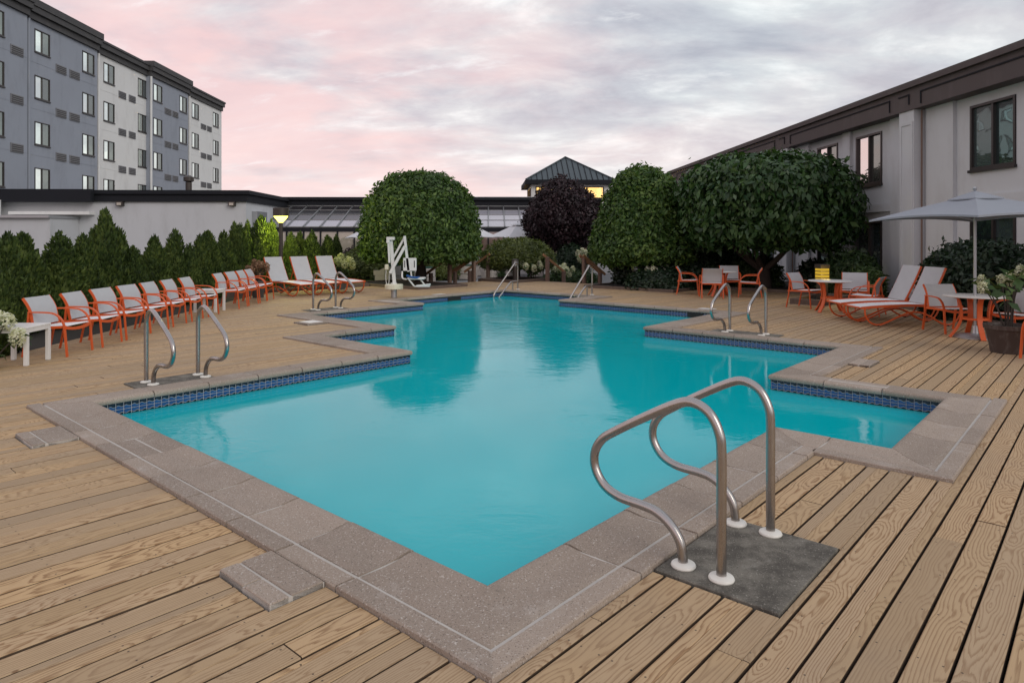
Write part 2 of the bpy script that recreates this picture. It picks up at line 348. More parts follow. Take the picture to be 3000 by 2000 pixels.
def m_water():
    m, t = newmat('water')
    g = t.node('ShaderNodeNewGeometry'); pos = g.outputs['Position']
    calm = t.smooth(t.noise(pos, 0.42, 3, 0.5), 0.50, 0.66)
    far = t.smooth(t.sep(pos)[1], 7.0, 16.0)
    rip = t.noise(t.scale(pos, (1.0, 1.6, 1.0)), 3.0, 4, 0.55, 0.8)
    rip2 = t.noise(t.scale(pos, (1.0, 2.2, 1.0)), 9.0, 3, 0.5, 1.2)
    amp = t.m('ADD', 0.10, t.m('ADD', t.m('MULTIPLY', calm, 0.5), t.m('MULTIPLY', far, 0.35)))
    h = t.m('MULTIPLY', t.m('ADD', rip, t.m('MULTIPLY', rip2, 0.30)), amp)
    nrm = t.node('ShaderNodeBump', {'Height': h, 'Strength': 0.16, 'Distance': 0.06}).outputs[0]
    gl = t.node('ShaderNodeBsdfGlossy', {'Color': (1, 1, 1, 1), 'Roughness': 0.03, 'Normal': nrm})
    df = t.node('ShaderNodeBsdfDiffuse', {'Color': (0.0, 0.62, 0.69, 1)})
    tp = t.node('ShaderNodeBsdfTransparent', {'Color': (0.20, 0.92, 0.95, 1)})
    body = t.node('ShaderNodeMixShader', {0: 0.68}); t.l.new(tp.outputs[0], body.inputs[1]); t.l.new(df.outputs[0], body.inputs[2])
    fr = t.node('ShaderNodeFresnel', {'IOR': 1.33, 'Normal': nrm}).outputs[0]
    mx = t.node('ShaderNodeMixShader', {0: t.m('MULTIPLY', fr, 0.92, clamp=True)}); t.l.new(body.outputs[0], mx.inputs[1]); t.l.new(gl.outputs[0], mx.inputs[2])
    o = t.node('ShaderNodeOutputMaterial'); t.l.new(mx.outputs[0], o.inputs[0])
m_water()

# ------------------------------------------------------------------ mesh helpers
class MB:
    def __init__(s): s.v = []; s.f = []; s.uv = None
    def add(s, vs, fs):
        o = len(s.v); s.v += [tuple(p) for p in vs]; s.f += [tuple(i + o for i in f) for f in fs]; return s
    def box(s, x0, x1, y0, y1, z0, z1, bev=0.0):
        if bev <= 0:
            vs = [(x, y, z) for x in (x0, x1) for y in (y0, y1) for z in (z0, z1)]
            fs = [(0, 1, 3, 2), (4, 6, 7, 5), (0, 4, 5, 1), (2, 3, 7, 6), (0, 2, 6, 4), (1, 5, 7, 3)]
            return s.add(vs, fs)
        b = bev
        vs = []
        rings = [(z0, b), (z0 + b, 0), (z1 - b, 0), (z1, b)]
        for z, i in rings:
            xa, xb, ya, yb = x0 + i, x1 - i, y0 + i, y1 - i
            vs += [(xa + b, ya, z), (xb - b, ya, z), (xb, ya + b, z), (xb, yb - b, z), (xb - b, yb, z), (xa + b, yb, z), (xa, yb - b, z), (xa, ya + b, z)]
        fs = []
        for k in range(3):
            for j in range(8):
                a, c = k * 8 + j, k * 8 + (j + 1) % 8
                fs.append((a, c, c + 8, a + 8))
        fs.append(tuple(reversed(range(8)))); fs.append(tuple(range(24, 32)))
        return s.add(vs, fs)
    def tube(s, pts, r, n=10, cap=True, flat=None):
        pts = [Vector(p) for p in pts]; m = len(pts); rr = r if hasattr(r, '__len__') else [r] * m
        vs = []; t0 = (pts[1] - pts[0]).normalized()
        up = Vector((0, 0, 1)) if abs(t0.z) < 0.9 else Vector((1, 0, 0))
        nrm = (up - up.dot(t0) * t0).normalized()
        for i, p in enumerate(pts):
            if i == 0: tt = t0
            elif i == m - 1: tt = (pts[i] - pts[i - 1]).normalized()
            else: tt = ((pts[i + 1] - pts[i]).normalized() + (pts[i] - pts[i - 1]).normalized()).normalized()
            nrm = (nrm - nrm.dot(tt) * tt)
            nrm = nrm.normalized() if nrm.length > 1e-6 else tt.orthogonal().normalized()
            bn = tt.cross(nrm)
            for k in range(n):
                a = 2 * math.pi * k / n
                fx = flat if flat else 1.0
                vs.append(p + (nrm * math.cos(a) + bn * math.sin(a) * fx) * rr[i])
        fs = [(i * n + k, i * n + (k + 1) % n, (i + 1) * n + (k + 1) % n, (i + 1) * n + k) for i in range(m - 1) for k in range(n)]
        if cap: fs += [tuple(reversed(range(n))), tuple((m - 1) * n + k for k in range(n))]
        return s.add(vs, fs)
    def bar(s, pts, w, h, side=(1, 0, 0)):
        """rectangular section swept along pts; w along `side`, h across"""
        pts = [Vector(p) for p in pts]; sd = Vector(side).normalized(); vs = []; m = len(pts)
        for i, p in enumerate(pts):
            a = pts[max(i - 1, 0)]; b = pts[min(i + 1, m - 1)]; tt = (b - a).normalized()
            x = (sd - sd.dot(tt) * tt).normalized(); y = tt.cross(x)
            for (i1, i2) in ((-1, -1), (1, -1), (1, 1), (-1, 1)): vs.append(p + x * i1 * w / 2 + y * i2 * h / 2)
        fs = [(i * 4 + k, i * 4 + (k + 1) % 4, (i + 1) * 4 + (k + 1) % 4, (i + 1) * 4 + k) for i in range(m - 1) for k in range(4)]
        fs += [(3, 2, 1, 0), tuple((m - 1) * 4 + k for k in range(4))]
        return s.add(vs, fs)
    def lathe(s, prof, n=24, center=(0, 0, 0), cap=True):
        cx, cy, cz = center; vs = []
        for r, z in prof: vs += [(cx + r * math.cos(2 * math.pi * k / n), cy + r * math.sin(2 * math.pi * k / n), cz + z) for k in range(n)]
        fs = [(i * n + k, i * n + (k + 1) % n, (i + 1) * n + (k + 1) % n, (i + 1) * n + k) for i in range(len(prof) - 1) for k in range(n)]
        if cap: fs += [tuple(reversed(range(n))), tuple((len(prof) - 1) * n + k for k in range(n))]
        return s.add(vs, fs)
    def strip(s, pts, x0, x1, thick=0.006):
        """sheet: profile pts (y,z) swept from x0 to x1 with a thickness"""
        P = [Vector((0, p[0], p[1])) for p in pts]; m = len(P); up = []
        for i in range(m):
            t = (P[min(i + 1, m - 1)] - P[max(i - 1, 0)]).normalized(); up.append(Vector((0, -t.z, t.y)))
        vs = []
        for i in range(m):
            for x in (x0, x1):
                vs.append((x, P[i].y, P[i].z)); q = P[i] - up[i] * thick; vs.append((x, q.y, q.z))
        fs = []
        for i in range(m - 1):
            a, b = i * 4, (i + 1) * 4
            fs += [(a, a + 2, b + 2, b), (a + 1, b + 1, b + 3, a + 3), (a, b, b + 1, a + 1), (a + 2, a + 3, b + 3, b + 2)]
        fs += [(0, 1, 3, 2), ((m - 1) * 4, (m - 1) * 4 + 2, (m - 1) * 4 + 3, (m - 1) * 4 + 1)]
        return s.add(vs, fs)
    def mesh(s, name, mat, smooth=False):
        me = bpy.data.meshes.new(name); me.from_pydata(s.v, [], s.f)
        if s.uv is not None:
            ul = me.uv_layers.new(name='UVMap'); ul.data.foreach_set('uv', [c for f in s.uv for p in f for c in p])
        me.materials.append(MATS[mat])
        if smooth: smooth_by_angle(me)
        me.update(); return me
    def build(s, name, mat, parent=None, smooth=False, **kw): return obj(name, s.mesh(name, mat, smooth), parent, **kw)

def smooth_by_angle(me, ang=40):
    me.polygons.foreach_set('use_smooth', [True] * len(me.polygons))
    try: me.set_sharp_from_angle(angle=math.radians(ang))
    except Exception: pass
def obj(name, me, parent=None, loc=None, rotz=None, scale=None):
    o = bpy.data.objects.new(name, me); COL.objects.link(o)
    if parent is not None: o.parent = parent
    if loc is not None: o.location = loc
    if rotz is not None: o.rotation_euler = (0, 0, rotz)
    if scale is not None: o.scale = scale
    return o
def tag(o, label, cat, group=None):
    o['label'] = label; o['category'] = cat
    if group: o['group'] = group
    return o
def thing(name, label, cat, loc=(0, 0, 0), rotz=0.0, group=None, scale=None):
    return tag(obj(name, None, None, loc, rotz, scale), label, cat, group)
def struct(o): o['kind'] = 'structure'; return o
def stuff(o): o['kind'] = 'stuff'; return o
def copy_tree(o, parent=None):
    c = o.copy(); COL.objects.link(c)
    if parent is not None: c.parent = parent
    for ch in list(o.children): copy_tree(ch, c)
    return c
def place(proto, used, loc, rotz, label, group=None, scale=None):
    o = copy_tree(proto) if used else proto
    o.location = loc; o.rotation_euler = (0, 0, rotz); o['label'] = label
    if group: o['group'] = group
    if scale: o.scale = scale
    return o
def face_dir(dx, dy): return math.atan2(dx, -dy)        # things are modelled facing local -Y
def catmull(pts, k=6):
    P = [Vector(p) for p in pts]; out = []
    for i in range(len(P) - 1):
        p0, p1, p2, p3 = P[max(i - 1, 0)], P[i], P[i + 1], P[min(i + 2, len(P) - 1)]
        for j in range(k):
            t = j / k
            out.append(0.5 * ((2 * p1) + (-p0 + p2) * t + (2 * p0 - 5 * p1 + 4 * p2 - p3) * t * t + (-p0 + 3 * p1 - 3 * p2 + p3) * t ** 3))
    out.append(P[-1]); return out
def np_mesh(name, V, F, mat, smooth=False):
    me = bpy.data.meshes.new(name); k = F.shape[1]
    me.vertices.add(len(V)); me.vertices.foreach_set('co', V.astype(np.float32).ravel())
    me.loops.add(F.size); me.loops.foreach_set('vertex_index', F.astype(np.int32).ravel())
    me.polygons.add(len(F)); me.polygons.foreach_set('loop_start', np.arange(0, F.size, k, dtype=np.int32))
    me.update(calc_edges=True); me.materials.append(MATS[mat])
    if smooth: me.polygons.foreach_set('use_smooth', [True] * len(F))
    return me
ORD = ['first', 'second', 'third', 'fourth', 'fifth', 'sixth', 'seventh', 'eighth', 'ninth', 'tenth', 'eleventh', 'twelfth',
       'thirteenth', 'fourteenth', 'fifteenth', 'sixteenth', 'seventeenth', 'eighteenth', 'nineteenth', 'twentieth', 'twenty-first',
       'twenty-second', 'twenty-third', 'twenty-fourth', 'twenty-fifth', 'twenty-sixth']

# ------------------------------------------------------------------ pool outline
POOL = [(2.30, 2.19), (5.87, 2.19), (5.87, 1.29), (8.12, 1.29), (8.12, 3.08), (10.97, 3.08), (10.97, 6.47), (14.30, 6.47), (14.30, 11.0),
        (15.78, 11.0), (15.78, 14.3), (11.3, 14.3), (11.3, 13.0), (7.98, 13.0), (7.98, 9.98), (6.38, 9.98), (6.38, 7.62), (2.30, 7.62)]
NP = len(POOL)
WIDE, FAR = 0.46, 0.33
ZW = -0.150
EDGES = []
for i in range(NP):
    p, q = Vector(POOL[i]), Vector(POOL[(i + 1) % NP]); d = (q - p).normalized(); n = Vector((d.y, -d.x))
    wide = n.x < -0.5 or n.y < -0.5
    EDGES.append(dict(p=p, q=q, d=d, n=n, w=WIDE if wide else FAR, wide=wide, L=(q - p).length))
for i, e in enumerate(EDGES):
    a, b = EDGES[i - 1], EDGES[(i + 1) % NP]
    e['cs'] = 1 if a['d'].x * e['d'].y - a['d'].y * e['d'].x > 0 else -1      # +1: pool corner opens outward
    e['ce'] = 1 if e['d'].x * b['d'].y - e['d'].y * b['d'].x > 0 else -1
    e['ws'], e['we'] = a['w'], b['w']
def in_pool_intervals(v):
    xs = sorted(e['p'].x for e in EDGES if abs(e['d'].y) > 0.5 and min(e['p'].y, e['q'].y) < v < max(e['p'].y, e['q'].y))
    return [(xs[i], xs[i + 1]) for i in range(0, len(xs), 2)]

# ------------------------------------------------------------------ ground, patio, lawn
def grid_minus_pool(z, lo, hi):
    us = sorted({lo, hi} | {p[0] for p in POOL}); vs = sorted({lo, hi} | {p[1] for p in POOL}); mb = MB()
    for i in range(len(us) - 1):
        for j in range(len(vs) - 1):
            um, vm = (us[i] + us[i + 1]) / 2, (vs[j] + vs[j + 1]) / 2
            if any(a < um < b for a, b in in_pool_intervals(vm)): continue
            mb.add([(us[i], vs[j], z), (us[i + 1], vs[j], z), (us[i + 1], vs[j + 1], z), (us[i], vs[j + 1], z)], [(0, 1, 2, 3)])
    return mb
g = grid_minus_pool(-0.42, -600, 900); struct(g.build('ground', 'ground', rotz=UVROT))
mb = MB().add([(-3.2, 22.5, -0.352), (14, 22.5, -0.352), (14, 62, -0.352), (-12, 62, -0.352), (-12, 30, -0.352), (-3.2, 30, -0.352)], [(0, 1, 2, 3, 4, 5)])
struct(mb.build('patio', 'patio', rotz=BROT))
mb = MB().box(-14.5, -6.78, -2, 23.0, -0.40, -0.045); struct(mb.build('planting_bed', 'mulch_dark', rotz=BROT))
mb = MB().box(-9.4, -3.2, 23.02, 35.3, -0.40, -0.16); lawn = struct(mb.build('lawn', 'grass', rotz=BROT))
mb = MB().box(9.75, 11.8, 2.0, 27.0, -0.40, -0.03); struct(mb.build('planting_strip', 'mulch_dark', rotz=BROT))
N = 16000
P = np.stack([rng.uniform(-9.3, -3.25, N), rng.uniform(23.1, 34, N), np.full(N, -0.162)], 1)
h = rng.uniform(0.03, 0.07, N); a = rng.uniform(0, 6.28, N); w = 0.006
dx, dy = np.cos(a) * w, np.sin(a) * w
V = np.stack([P - np.stack([dx, dy, 0 * h], 1), P + np.stack([dx, dy, 0 * h], 1), P + np.stack([rng.normal(0, .02, N), rng.normal(0, .02, N), h], 1)], 1).reshape(-1, 3)
o = stuff(obj('grass_blades', np_mesh('grass_blades', V, np.arange(3 * N).reshape(-1, 3), 'grass'), None, None, BROT)); tag(o, 'short green grass of the lawn behind the pool lift', 'grass')

# ------------------------------------------------------------------ pool basin, water, tiles
basin = MB()
for e in EDGES:
    p, q = e['p'], e['q']
    basin.add([(p.x, p.y, -0.005), (q.x, q.y, -0.005), (q.x, q.y, -1.25), (p.x, p.y, -1.25)], [(0, 1, 2, 3)])
basin.add([(p[0], p[1], -1.25) for p in POOL], [tuple(range(NP))])
pool = struct(basin.build('swimming_pool', 'pool_plaster', rotz=UVROT))
for k in range(4):      # entry steps at the far end
    MB().box(15.78 - 0.34 * (k + 1), 15.77 - 0.34 * k, 11.01, 14.29, -1.24, -0.27 - 0.2 * k).build('pool_step', 'stucco_cream', pool)
for (u0, v0, du, dv) in ((3.02, 7.60, 0.6, -0.10), (10.95, 4.5, -0.10, 0.6)):   # ladder treads recessed in the walls
    for k in range(2):
        MB().box(min(u0, u0 + du), max(u0, u0 + du), min(v0, v0 + dv), max(v0, v0 + dv), -0.30 - 0.24 * k, -0.27 - 0.24 * k).build('ladder_tread', 'white_plastic', pool)
wm = MB().add([(p[0], p[1], ZW) for p in POOL], [tuple(range(NP))]); struct(wm.build('water', 'water', rotz=UVROT))

T = 0.0745
def tile_mesh(w, flip=False):
    mb = MB(); g_ = 0.0021; x0, x1 = -w / 2 + g_, w / 2 - g_; z0, z1 = -T / 2 + g_, T / 2 - g_; b = 0.003
    mb.add([(x0, 0, z0), (x1, 0, z0), (x1, 0, z1), (x0, 0, z1), (x0 + b, -0.006, z0 + b), (x1 - b, -0.006, z0 + b), (x1 - b, -0.006, z1 - b), (x0 + b, -0.006, z1 - b)],
           [(4, 5, 6, 7), (0, 1, 5, 4), (1, 2, 6, 5), (2, 3, 7, 6), (3, 0, 4, 7)])
    uvs = [(0, 0), (1, 0), (1, 1), (0, 1), (.03, .03), (.97, .03), (.97, .97), (.03, .97)]
    if flip: uvs = [(a_, 1 - b_) for a_, b_ in uvs]
    mb.uv = [[uvs[i] for i in f] for f in mb.f]
    return mb
tile_lists = []
for e in EDGES:
    n = max(1, round(e['L'] / T)); w = e['L'] / n; mid = (e['p'] + e['q']) / 2
    Dm = W(mid.x, mid.y).y
    for k in range(n):
        c = e['p'] + e['d'] * w * (k + 0.5)
        for r in range(2): tile_lists.append((0 if not e['wide'] else 1, Dm, c.x, c.y, -0.024 - T * (r + 0.5), r, w, e))
front = sorted([t for t in tile_lists if t[0] == 0], key=lambda t: t[1])
back = [t for t in tile_lists if t[0] == 1]
tm_cache = {}
# the tile's face looks along -local y; on each wall it must look into the pool
for i, t in enumerate(front[:296]):
    kk = (round(t[6], 4), t[5])
    if kk not in tm_cache: tm_cache[kk] = tile_mesh(t[6], t[5] == 1).mesh('tile', 'pool_tile')
    e = t[7]; ang = math.atan2(e['n'].y, e['n'].x) - math.pi / 2
    o = obj('tile', tm_cache[kk], pool, (t[2] - e['n'].x * 0.004, t[3] - e['n'].y * 0.004, t[4]), ang)
rest = MB(); ruv = []
for t in front[296:] + back:
    e = t[7]; ang = math.atan2(e['n'].y, e['n'].x) - math.pi / 2; R = Matrix.Rotation(ang, 3, 'Z')
    m0 = tile_mesh(t[6], t[5] == 1); off = Vector((t[2] - e['n'].x * 0.004, t[3] - e['n'].y * 0.004, t[4]))
    rest.add([R @ Vector(v) + off for v in m0.v], m0.f); ruv += m0.uv
rest.uv = ruv; stuff(rest.build('far_tiles', 'pool_tile', pool))
gm = MB()
for e in EDGES:         # pale grout bed behind the tiles
    n = e['n'] * 0.003; p, q = e['p'] - n, e['q'] - n
    gm.add([(p.x, p.y, -0.005), (q.x, q.y, -0.005), (q.x, q.y, -0.18), (p.x, p.y, -0.18)], [(0, 1, 2, 3)])
gm.build('tile_grout', 'stucco_grey', pool)
# dark skimmer mouths (in the u=14.30 wall and the v=14.3 wall)
MB().box(14.262, 14.292, 6.95, 7.32, -0.165, -0.045).build('skimmer_mouth', 'rubber', pool)
MB().box(13.35, 13.85, 14.262, 14.292, -0.165, -0.045).build('skimmer_mouth', 'rubber', pool)

# ------------------------------------------------------------------ coping
coping = struct(obj('pool_coping', None, None, None, UVROT))
PROF = [(-0.016, -0.028), (-0.026, -0.010), (-0.026, 0.010), (-0.016, 0.026), (0.004, 0.034), (0.03, 0.034), (0.07, 0.028), (0.12, 0.0205), (0.17, 0.0185), (0.24, 0.019), (0.318, 0.023), (0.326, 0.019), (0.328, -0.03)]
STRIP = [(0.347, -0.03), (0.347, 0.020), (0.352, 0.026), (0.452, 0.026), (0.46, 0.020), (0.462, -0.03)]
def ext(e, s, end):
    c, w_o = (e['cs'], e['ws']) if end == 0 else (e['ce'], e['we'])
    return c * max(-0.03, min(s, w_o))
def prism_along(e, prof, a, b, first, last, jit=0.0):
    vs = []; m = len(prof)
    for t, isend, end in ((a, first, 0), (b, last, 1)):
        for s, z in prof:
            x = ext(e, s, end) if isend else 0.0
            tt = t - x if end == 0 else t + x
            pt = e['p'] + e['d'] * tt + e['n'] * s; vs.append((pt.x, pt.y, z + jit))
    fs = [(i, i + 1, m + i + 1, m + i) for i in range(m - 1)]
    fs += [tuple(range(m - 1, -1, -1)), tuple(range(m, 2 * m))]
    return MB().add(vs, fs)
GAP = 0.007
for e in EDGES:
    n = max(1, round(e['L'] / 0.56)); w = e['L'] / n
    for k in range(n):
        a, b = k * w + (GAP if k else 0), (k + 1) * w - (GAP if k < n - 1 else 0)
        jit = float(rng.normal(0, 0.0012))
        prism_along(e, PROF, a, b, k == 0, k == n - 1, jit).build('coping_stone', 'coping', coping, True)
        if e['wide']: prism_along(e, STRIP, a, b, k == 0, k == n - 1, float(rng.normal(0, 0.0015))).build('border_paver', 'coping', coping)
    # mortar bed just under the stones
    wq = e['w'] - 0.006
    prism_along(e, [(0.0, -0.02), (0.0, 0.0165), (wq, 0.0165), (wq, -0.02)], 0, e['L'], True, True, 0.0).build('mortar', 'grout', coping)
RECTS = []      # areas the deck boards must leave free: u0,u1,v0,v1
for e in EDGES:
    a = e['p'] - e['d'] * (e['ws'] if e['cs'] > 0 else 0); b = e['q'] + e['d'] * (e['we'] if e['ce'] > 0 else 0); c = b + e['n'] * e['w']
    RECTS.append((min(a.x, c.x), max(a.x, c.x), min(a.y, c.y), max(a.y, c.y)))
def paver_group(rects, rl):
    for (u0, u1, v0, v1) in rects: MB().box(u0, u1, v0, v1, -0.03, 0.027 + float(rng.normal(0, .001)), 0.004).build('border_paver', 'coping', coping)
    u0, u1, v0, v1 = rl; MB().box(u0 + .005, u1 - .005, v0 + .005, v1 - .005, -0.03, 0.0195).build('mortar', 'grout', coping); RECTS.append(rl)
paver_group([(1.665, 1.83, 2.815, 3.295), (1.555, 1.65, 2.815, 3.05), (1.555, 1.65, 3.062, 3.295)], (1.55, 1.838, 2.81, 3.30))
paver_group([(1.615, 1.83, 6.36, 6.86), (1.51, 1.60, 6.36, 6.60), (1.51, 1.60, 6.612, 6.86)], (1.505, 1.838, 6.355, 6.865))
paver_group([(9.53, 10.02, 2.50, 2.615), (9.53, 10.02, 2.365, 2.487)], (9.525, 10.025, 2.36, 2.618))
paver_group([(7.08, 7.512, 11.42, 11.92)], (7.075, 7.517, 11.415, 11.925))
MB().box(7.16, 7.46, 11.5, 11.85, 0.028, 0.036, 0.002).build('skimmer_lid', 'white_plastic', coping)
MB().box(14.70, 15.0, 6.95, 7.32, 0.004, 0.012, 0.002).build('skimmer_lid', 'white_plastic', coping)
MB().box(13.3, 13.7, 14.66, 14.92, 0.004, 0.012, 0.002).build('skimmer_lid', 'white_plastic', coping)
PADS = [(3.0, 3.86, 1.10, 1.725), (2.86, 3.72, 7.953, 8.42), (8.45, 9.45, 13.335, 13.92), (11.305, 11.72, 4.22, 5.42)]
padlab = ['near the front handrails', 'on the left side', 'by the far left handrails', 'on the right side']
for r in PADS:
    MB().box(r[0] + .006, r[1] - .006, r[2] + .006, r[3] - .006, -0.03, 0.010, 0.004).build('rail_pad', 'pad_concrete', coping); RECTS.append(r)

# ------------------------------------------------------------------ deck boards
deck = struct(obj('deck', None, None, None, UVROT))
BW, GP, TH = 0.1345, 0.0135, 0.034
cs, sn = math.cos(UVROT - BROT), math.sin(UVROT - BROT)
def c_of(u, v): return u * cs - v * sn        # building-frame lateral coordinate of a pool-frame point
def b_of(u, v): return u * sn + v * cs
def limits(v):
    lo = max((-6.75 + v * sn) / cs, (-1.6 - v * cs) / sn); hi = (9.75 + v * sn) / cs
    if v < 13.4: hi = min(hi, 21.0)
    else: hi = min(hi, 20.3)
    if v > 18.2: hi = min(hi, 14.3)
    return lo, hi
cuts = sorted({r[2] for r in RECTS} | {r[3] for r in RECTS})
boards = []
v = -9.0
while v < 19.1:
    lo_v, hi_v = v + GP / 2, v + GP / 2 + BW
    inner = [c for c in cuts if lo_v + 0.004 < c < hi_v - 0.004]
    segs = []; prev = lo_v
    for c in inner: segs.append((prev, c)); prev = c
    segs.append((prev, hi_v))
    off = random.uniform(0, 4.8)
    joints = [off + 4.88 * k + random.choice((0, 0, 1.22, -1.22, 2.44)) * 0.5 for k in range(-5, 8)]
    for (s0, s1) in segs:
        if s1 - s0 < 0.012: continue
        vm = (s0 + s1) / 2
        ex = [r[:2] for r in RECTS if r[2] < vm < r[3]] + in_pool_intervals(vm)
        ex.sort(); (l0, h0), (l1, h1) = limits(s0), limits(s1)
        free = []; cur = (l0, l1); 
        for a, b in ex:
            if a - 0.006 > max(cur) + 0.02: free.append((cur, (a - 0.006, a - 0.006)))
            if b + 0.006 > min(cur): cur = (max(cur[0], b + 0.006), max(cur[1], b + 0.006))
        if min(h0, h1) > max(cur) + 0.02: free.append((cur, (h0, h1)))
        for st, en in free:
            js = sorted(j for j in joints if max(st) + 0.25 < j < min(en) - 0.25)
            pts = [st] + [(j, j) for j in js] + [en]
            for k in range(len(pts) - 1):
                a = pts[k] if k == 0 else (pts[k][0] + 0.0025,) * 2
                b = pts[k + 1] if k == len(pts) - 2 else (pts[k + 1][0] - 0.0025,) * 2
                if min(b) - max(a) < 0.03: continue
                boards.append((a, b, s0, s1, v + GP / 2 + BW / 2))
    v += BW + GP
def board_geo(bd, dz):
    (a0, a1), (b0, b1), s0, s1, vc = bd
    bv = 0.004
    def ring(u_0, u_1):
        f = lambda vv: u_0 + (u_1 - u_0) * (vv - s0) / (s1 - s0)
        return [(f(s0), s0, -TH), (f(s0), s0, dz - bv), (f(s0 + bv), s0 + bv, dz), (f(s1 - bv), s1 - bv, dz), (f(s1), s1, dz - bv), (f(s1), s1, -TH)]
    vs = ring(a0, a1) + ring(b0, b1)
    fs = [(i, i + 6, i + 7, i + 1) for i in range(5)] + [(0, 1, 2, 3, 4, 5), (11, 10, 9, 8, 7, 6)]
    uo = random.uniform(-50, 50); ju = round(uo / 0.41) * 0.41
    uv = [[(vs[i][0] + ju, vs[i][1] - vc) for i in f] for f in fs]
    return vs, fs, uv
def score(bd):
    (a0, a1), (b0, b1), s0, s1, _ = bd; tot = 0
    for k in range(9):
        t = (k + 0.5) / 9; p = W(a0 + (b0 - a0) * t, (s0 + s1) / 2)
        if p.y < 0.6: continue
        x = 1500 + p.x / p.y * FPX; y = HY + CAMH / p.y * FPX
        if -20 < x < 3020 and y < 2020: tot += (b0 - a0) / 9 * (s1 - s0) / (p.y ** 3)
    return tot
boards.sort(key=score, reverse=True)
def edge_mat(me):       # shade of the gaps painted as dark colour on board sides and ends
    me.materials.append(MATS['board_edge_shade'])
    me.polygons.foreach_set('material_index', [1 if i % 7 in (0, 4, 5, 6) else 0 for i in range(len(me.polygons))])
def add_bid(me, vals):
    at = me.attributes.new('bid', 'FLOAT', 'FACE'); at.data.foreach_set('value', vals)
for bd in boards[:298]:
    vs, fs, uv = board_geo(bd, float(rng.normal(0, 0.0012))); mb = MB(); mb.add(vs, fs); mb.uv = uv
    o = mb.build('deck_board', 'deck_wood', deck); edge_mat(o.data); add_bid(o.data, [random.random()] * len(fs))
mb = MB(); uvs = []; bids = []
for bd in boards[298:]:
    vs, fs, uv = board_geo(bd, float(rng.normal(0, 0.0010))); mb.add(vs, fs); uvs += uv; bids += [random.random()] * len(fs)
mb.uv = uvs; o = stuff(mb.build('far_deck_boards', 'deck_wood', deck)); edge_mat(o.data); add_bid(o.data, bids)
# deck edge board by the hedge and along the far edge
# ------------------------------------------------------------------ buildings (building frame: x = c, y = b)
def window_on(parent, plane, c, b0, b1, z0, z1, side, panes, frame='window_frame', deep=0.10, sill=True, bar=0.06):
    """window on a wall whose face is at lateral position c; side=-1: wall looks towards -c, +1: towards +c"""
    s = side
    def bx(mb, ca, cb, *r):  # helper with ordered c
        x0, x1 = min(c + s * ca, c + s * cb), max(c + s * ca, c + s * cb); return mb.box(x0, x1, *r)
    f = MB()
    bx(f, -deep, 0.03, b0, b1, z1 - bar, z1); bx(f, -deep, 0.03, b0, b1, z0, z0 + bar)
    bx(f, -deep, 0.03, b0, b0 + bar, z0 + bar, z1 - bar); bx(f, -deep, 0.03, b1 - bar, b1, z0 + bar, z1 - bar)
    bm_ = (b0 + b1) / 2
    bx(f, -deep, 0.01, bm_ - bar * 0.5, bm_ + bar * 0.5, z0 + bar, z1 - bar)
    w = f.build('window', frame, parent)
    for k, pm in enumerate(panes):
        a, b_ = (b0 + bar, bm_ - bar * 0.5) if k == 0 else (bm_ + bar * 0.5, b1 - bar)
        x = c - s * (deep * 0.72 if k == 0 else deep * 0.45)
        MB().box(x - 0.01, x + 0.01, a, b_, z0 + bar, z1 - bar).build('pane', pm, w)
    if sill:
        m_ = MB(); bx(m_, -0.02, 0.07, b0 - 0.03, b1 + 0.03, z0 - 0.07, z0 - 0.002); m_.build('sill', frame, w)
    return w

def wall_with_holes(c0, c1, b0, b1, z0, z1, holes):
    """solid wall slab c0..c1 with rectangular holes (ba,bb,za,zb) cut right through"""
    bs = sorted({b0, b1} | {x for h in holes for x in h[:2] if b0 < x < b1}); zs = sorted({z0, z1} | {x for h in holes for x in h[2:] if z0 < x < z1})
    mb = MB()
    for i in range(len(bs) - 1):
        j = 0
        while j < len(zs) - 1:
            bm_, zm = (bs[i] + bs[i + 1]) / 2, (zs[j] + zs[j + 1]) / 2
            if any(h[0] < bm_ < h[1] and h[2] < zm < h[3] for h in holes): j += 1; continue
            k = j
            while k + 1 < len(zs) - 1 and not any(h[0] < bm_ < h[1] and h[2] < (zs[k + 1] + zs[k + 2]) / 2 < h[3] for h in holes): k += 1
            mb.box(c0, c1, bs[i], bs[i + 1], zs[j], zs[k + 1]); j = k + 1
    return mb

# --- two-storey wing on the right
rb = thing('hotel_wing', 'two-storey white stucco hotel wing with dark brown fascia along the right', 'building', (0, 0, 0), BROT)
CW = 11.60
bays = [(10.02, 17.72), (17.72, 25.42), (25.42, 33.12), (33.12, 40.82)]
holes = []; wins = []
def addw(a, b, z0, z1, panes): holes.append((a, b, z0, z1)); wins.append((a, b, z0, z1, panes))
for (p0, p1) in bays:
    near = (p0 + 2.10 if p0 > 18 else p0 + 2.1, 0); 
    for q in (p0 + 2.1, p0 + 4.66):
        if p0 < 11 and q < p0 + 3: continue
        up = ('glass_pink', 'glass_half'); lo = ('glass_shade', 'glass_dark')
        if p0 < 11: up, lo = ('glass_dark', 'glass_shade'), ('glass_shade', 'glass_dark')
        elif q > p0 + 4: up = ('glass_half', 'glass_pink')
        else: up = ('glass_half', 'glass_pink')
        addw(q, q + 1.43, 3.27, 4.82, up); addw(q, q + 1.43, 0.62, 2.16, lo)
wall_with_holes(CW, CW + 0.30, 8.0, 42.0, -0.41, 5.2, holes).build('wall', 'stucco_white', rb)
MB().box(CW + 0.301, CW + 9, 8.0, 42.0, -0.41, 5.1).build('building_core', 'window_frame', rb)
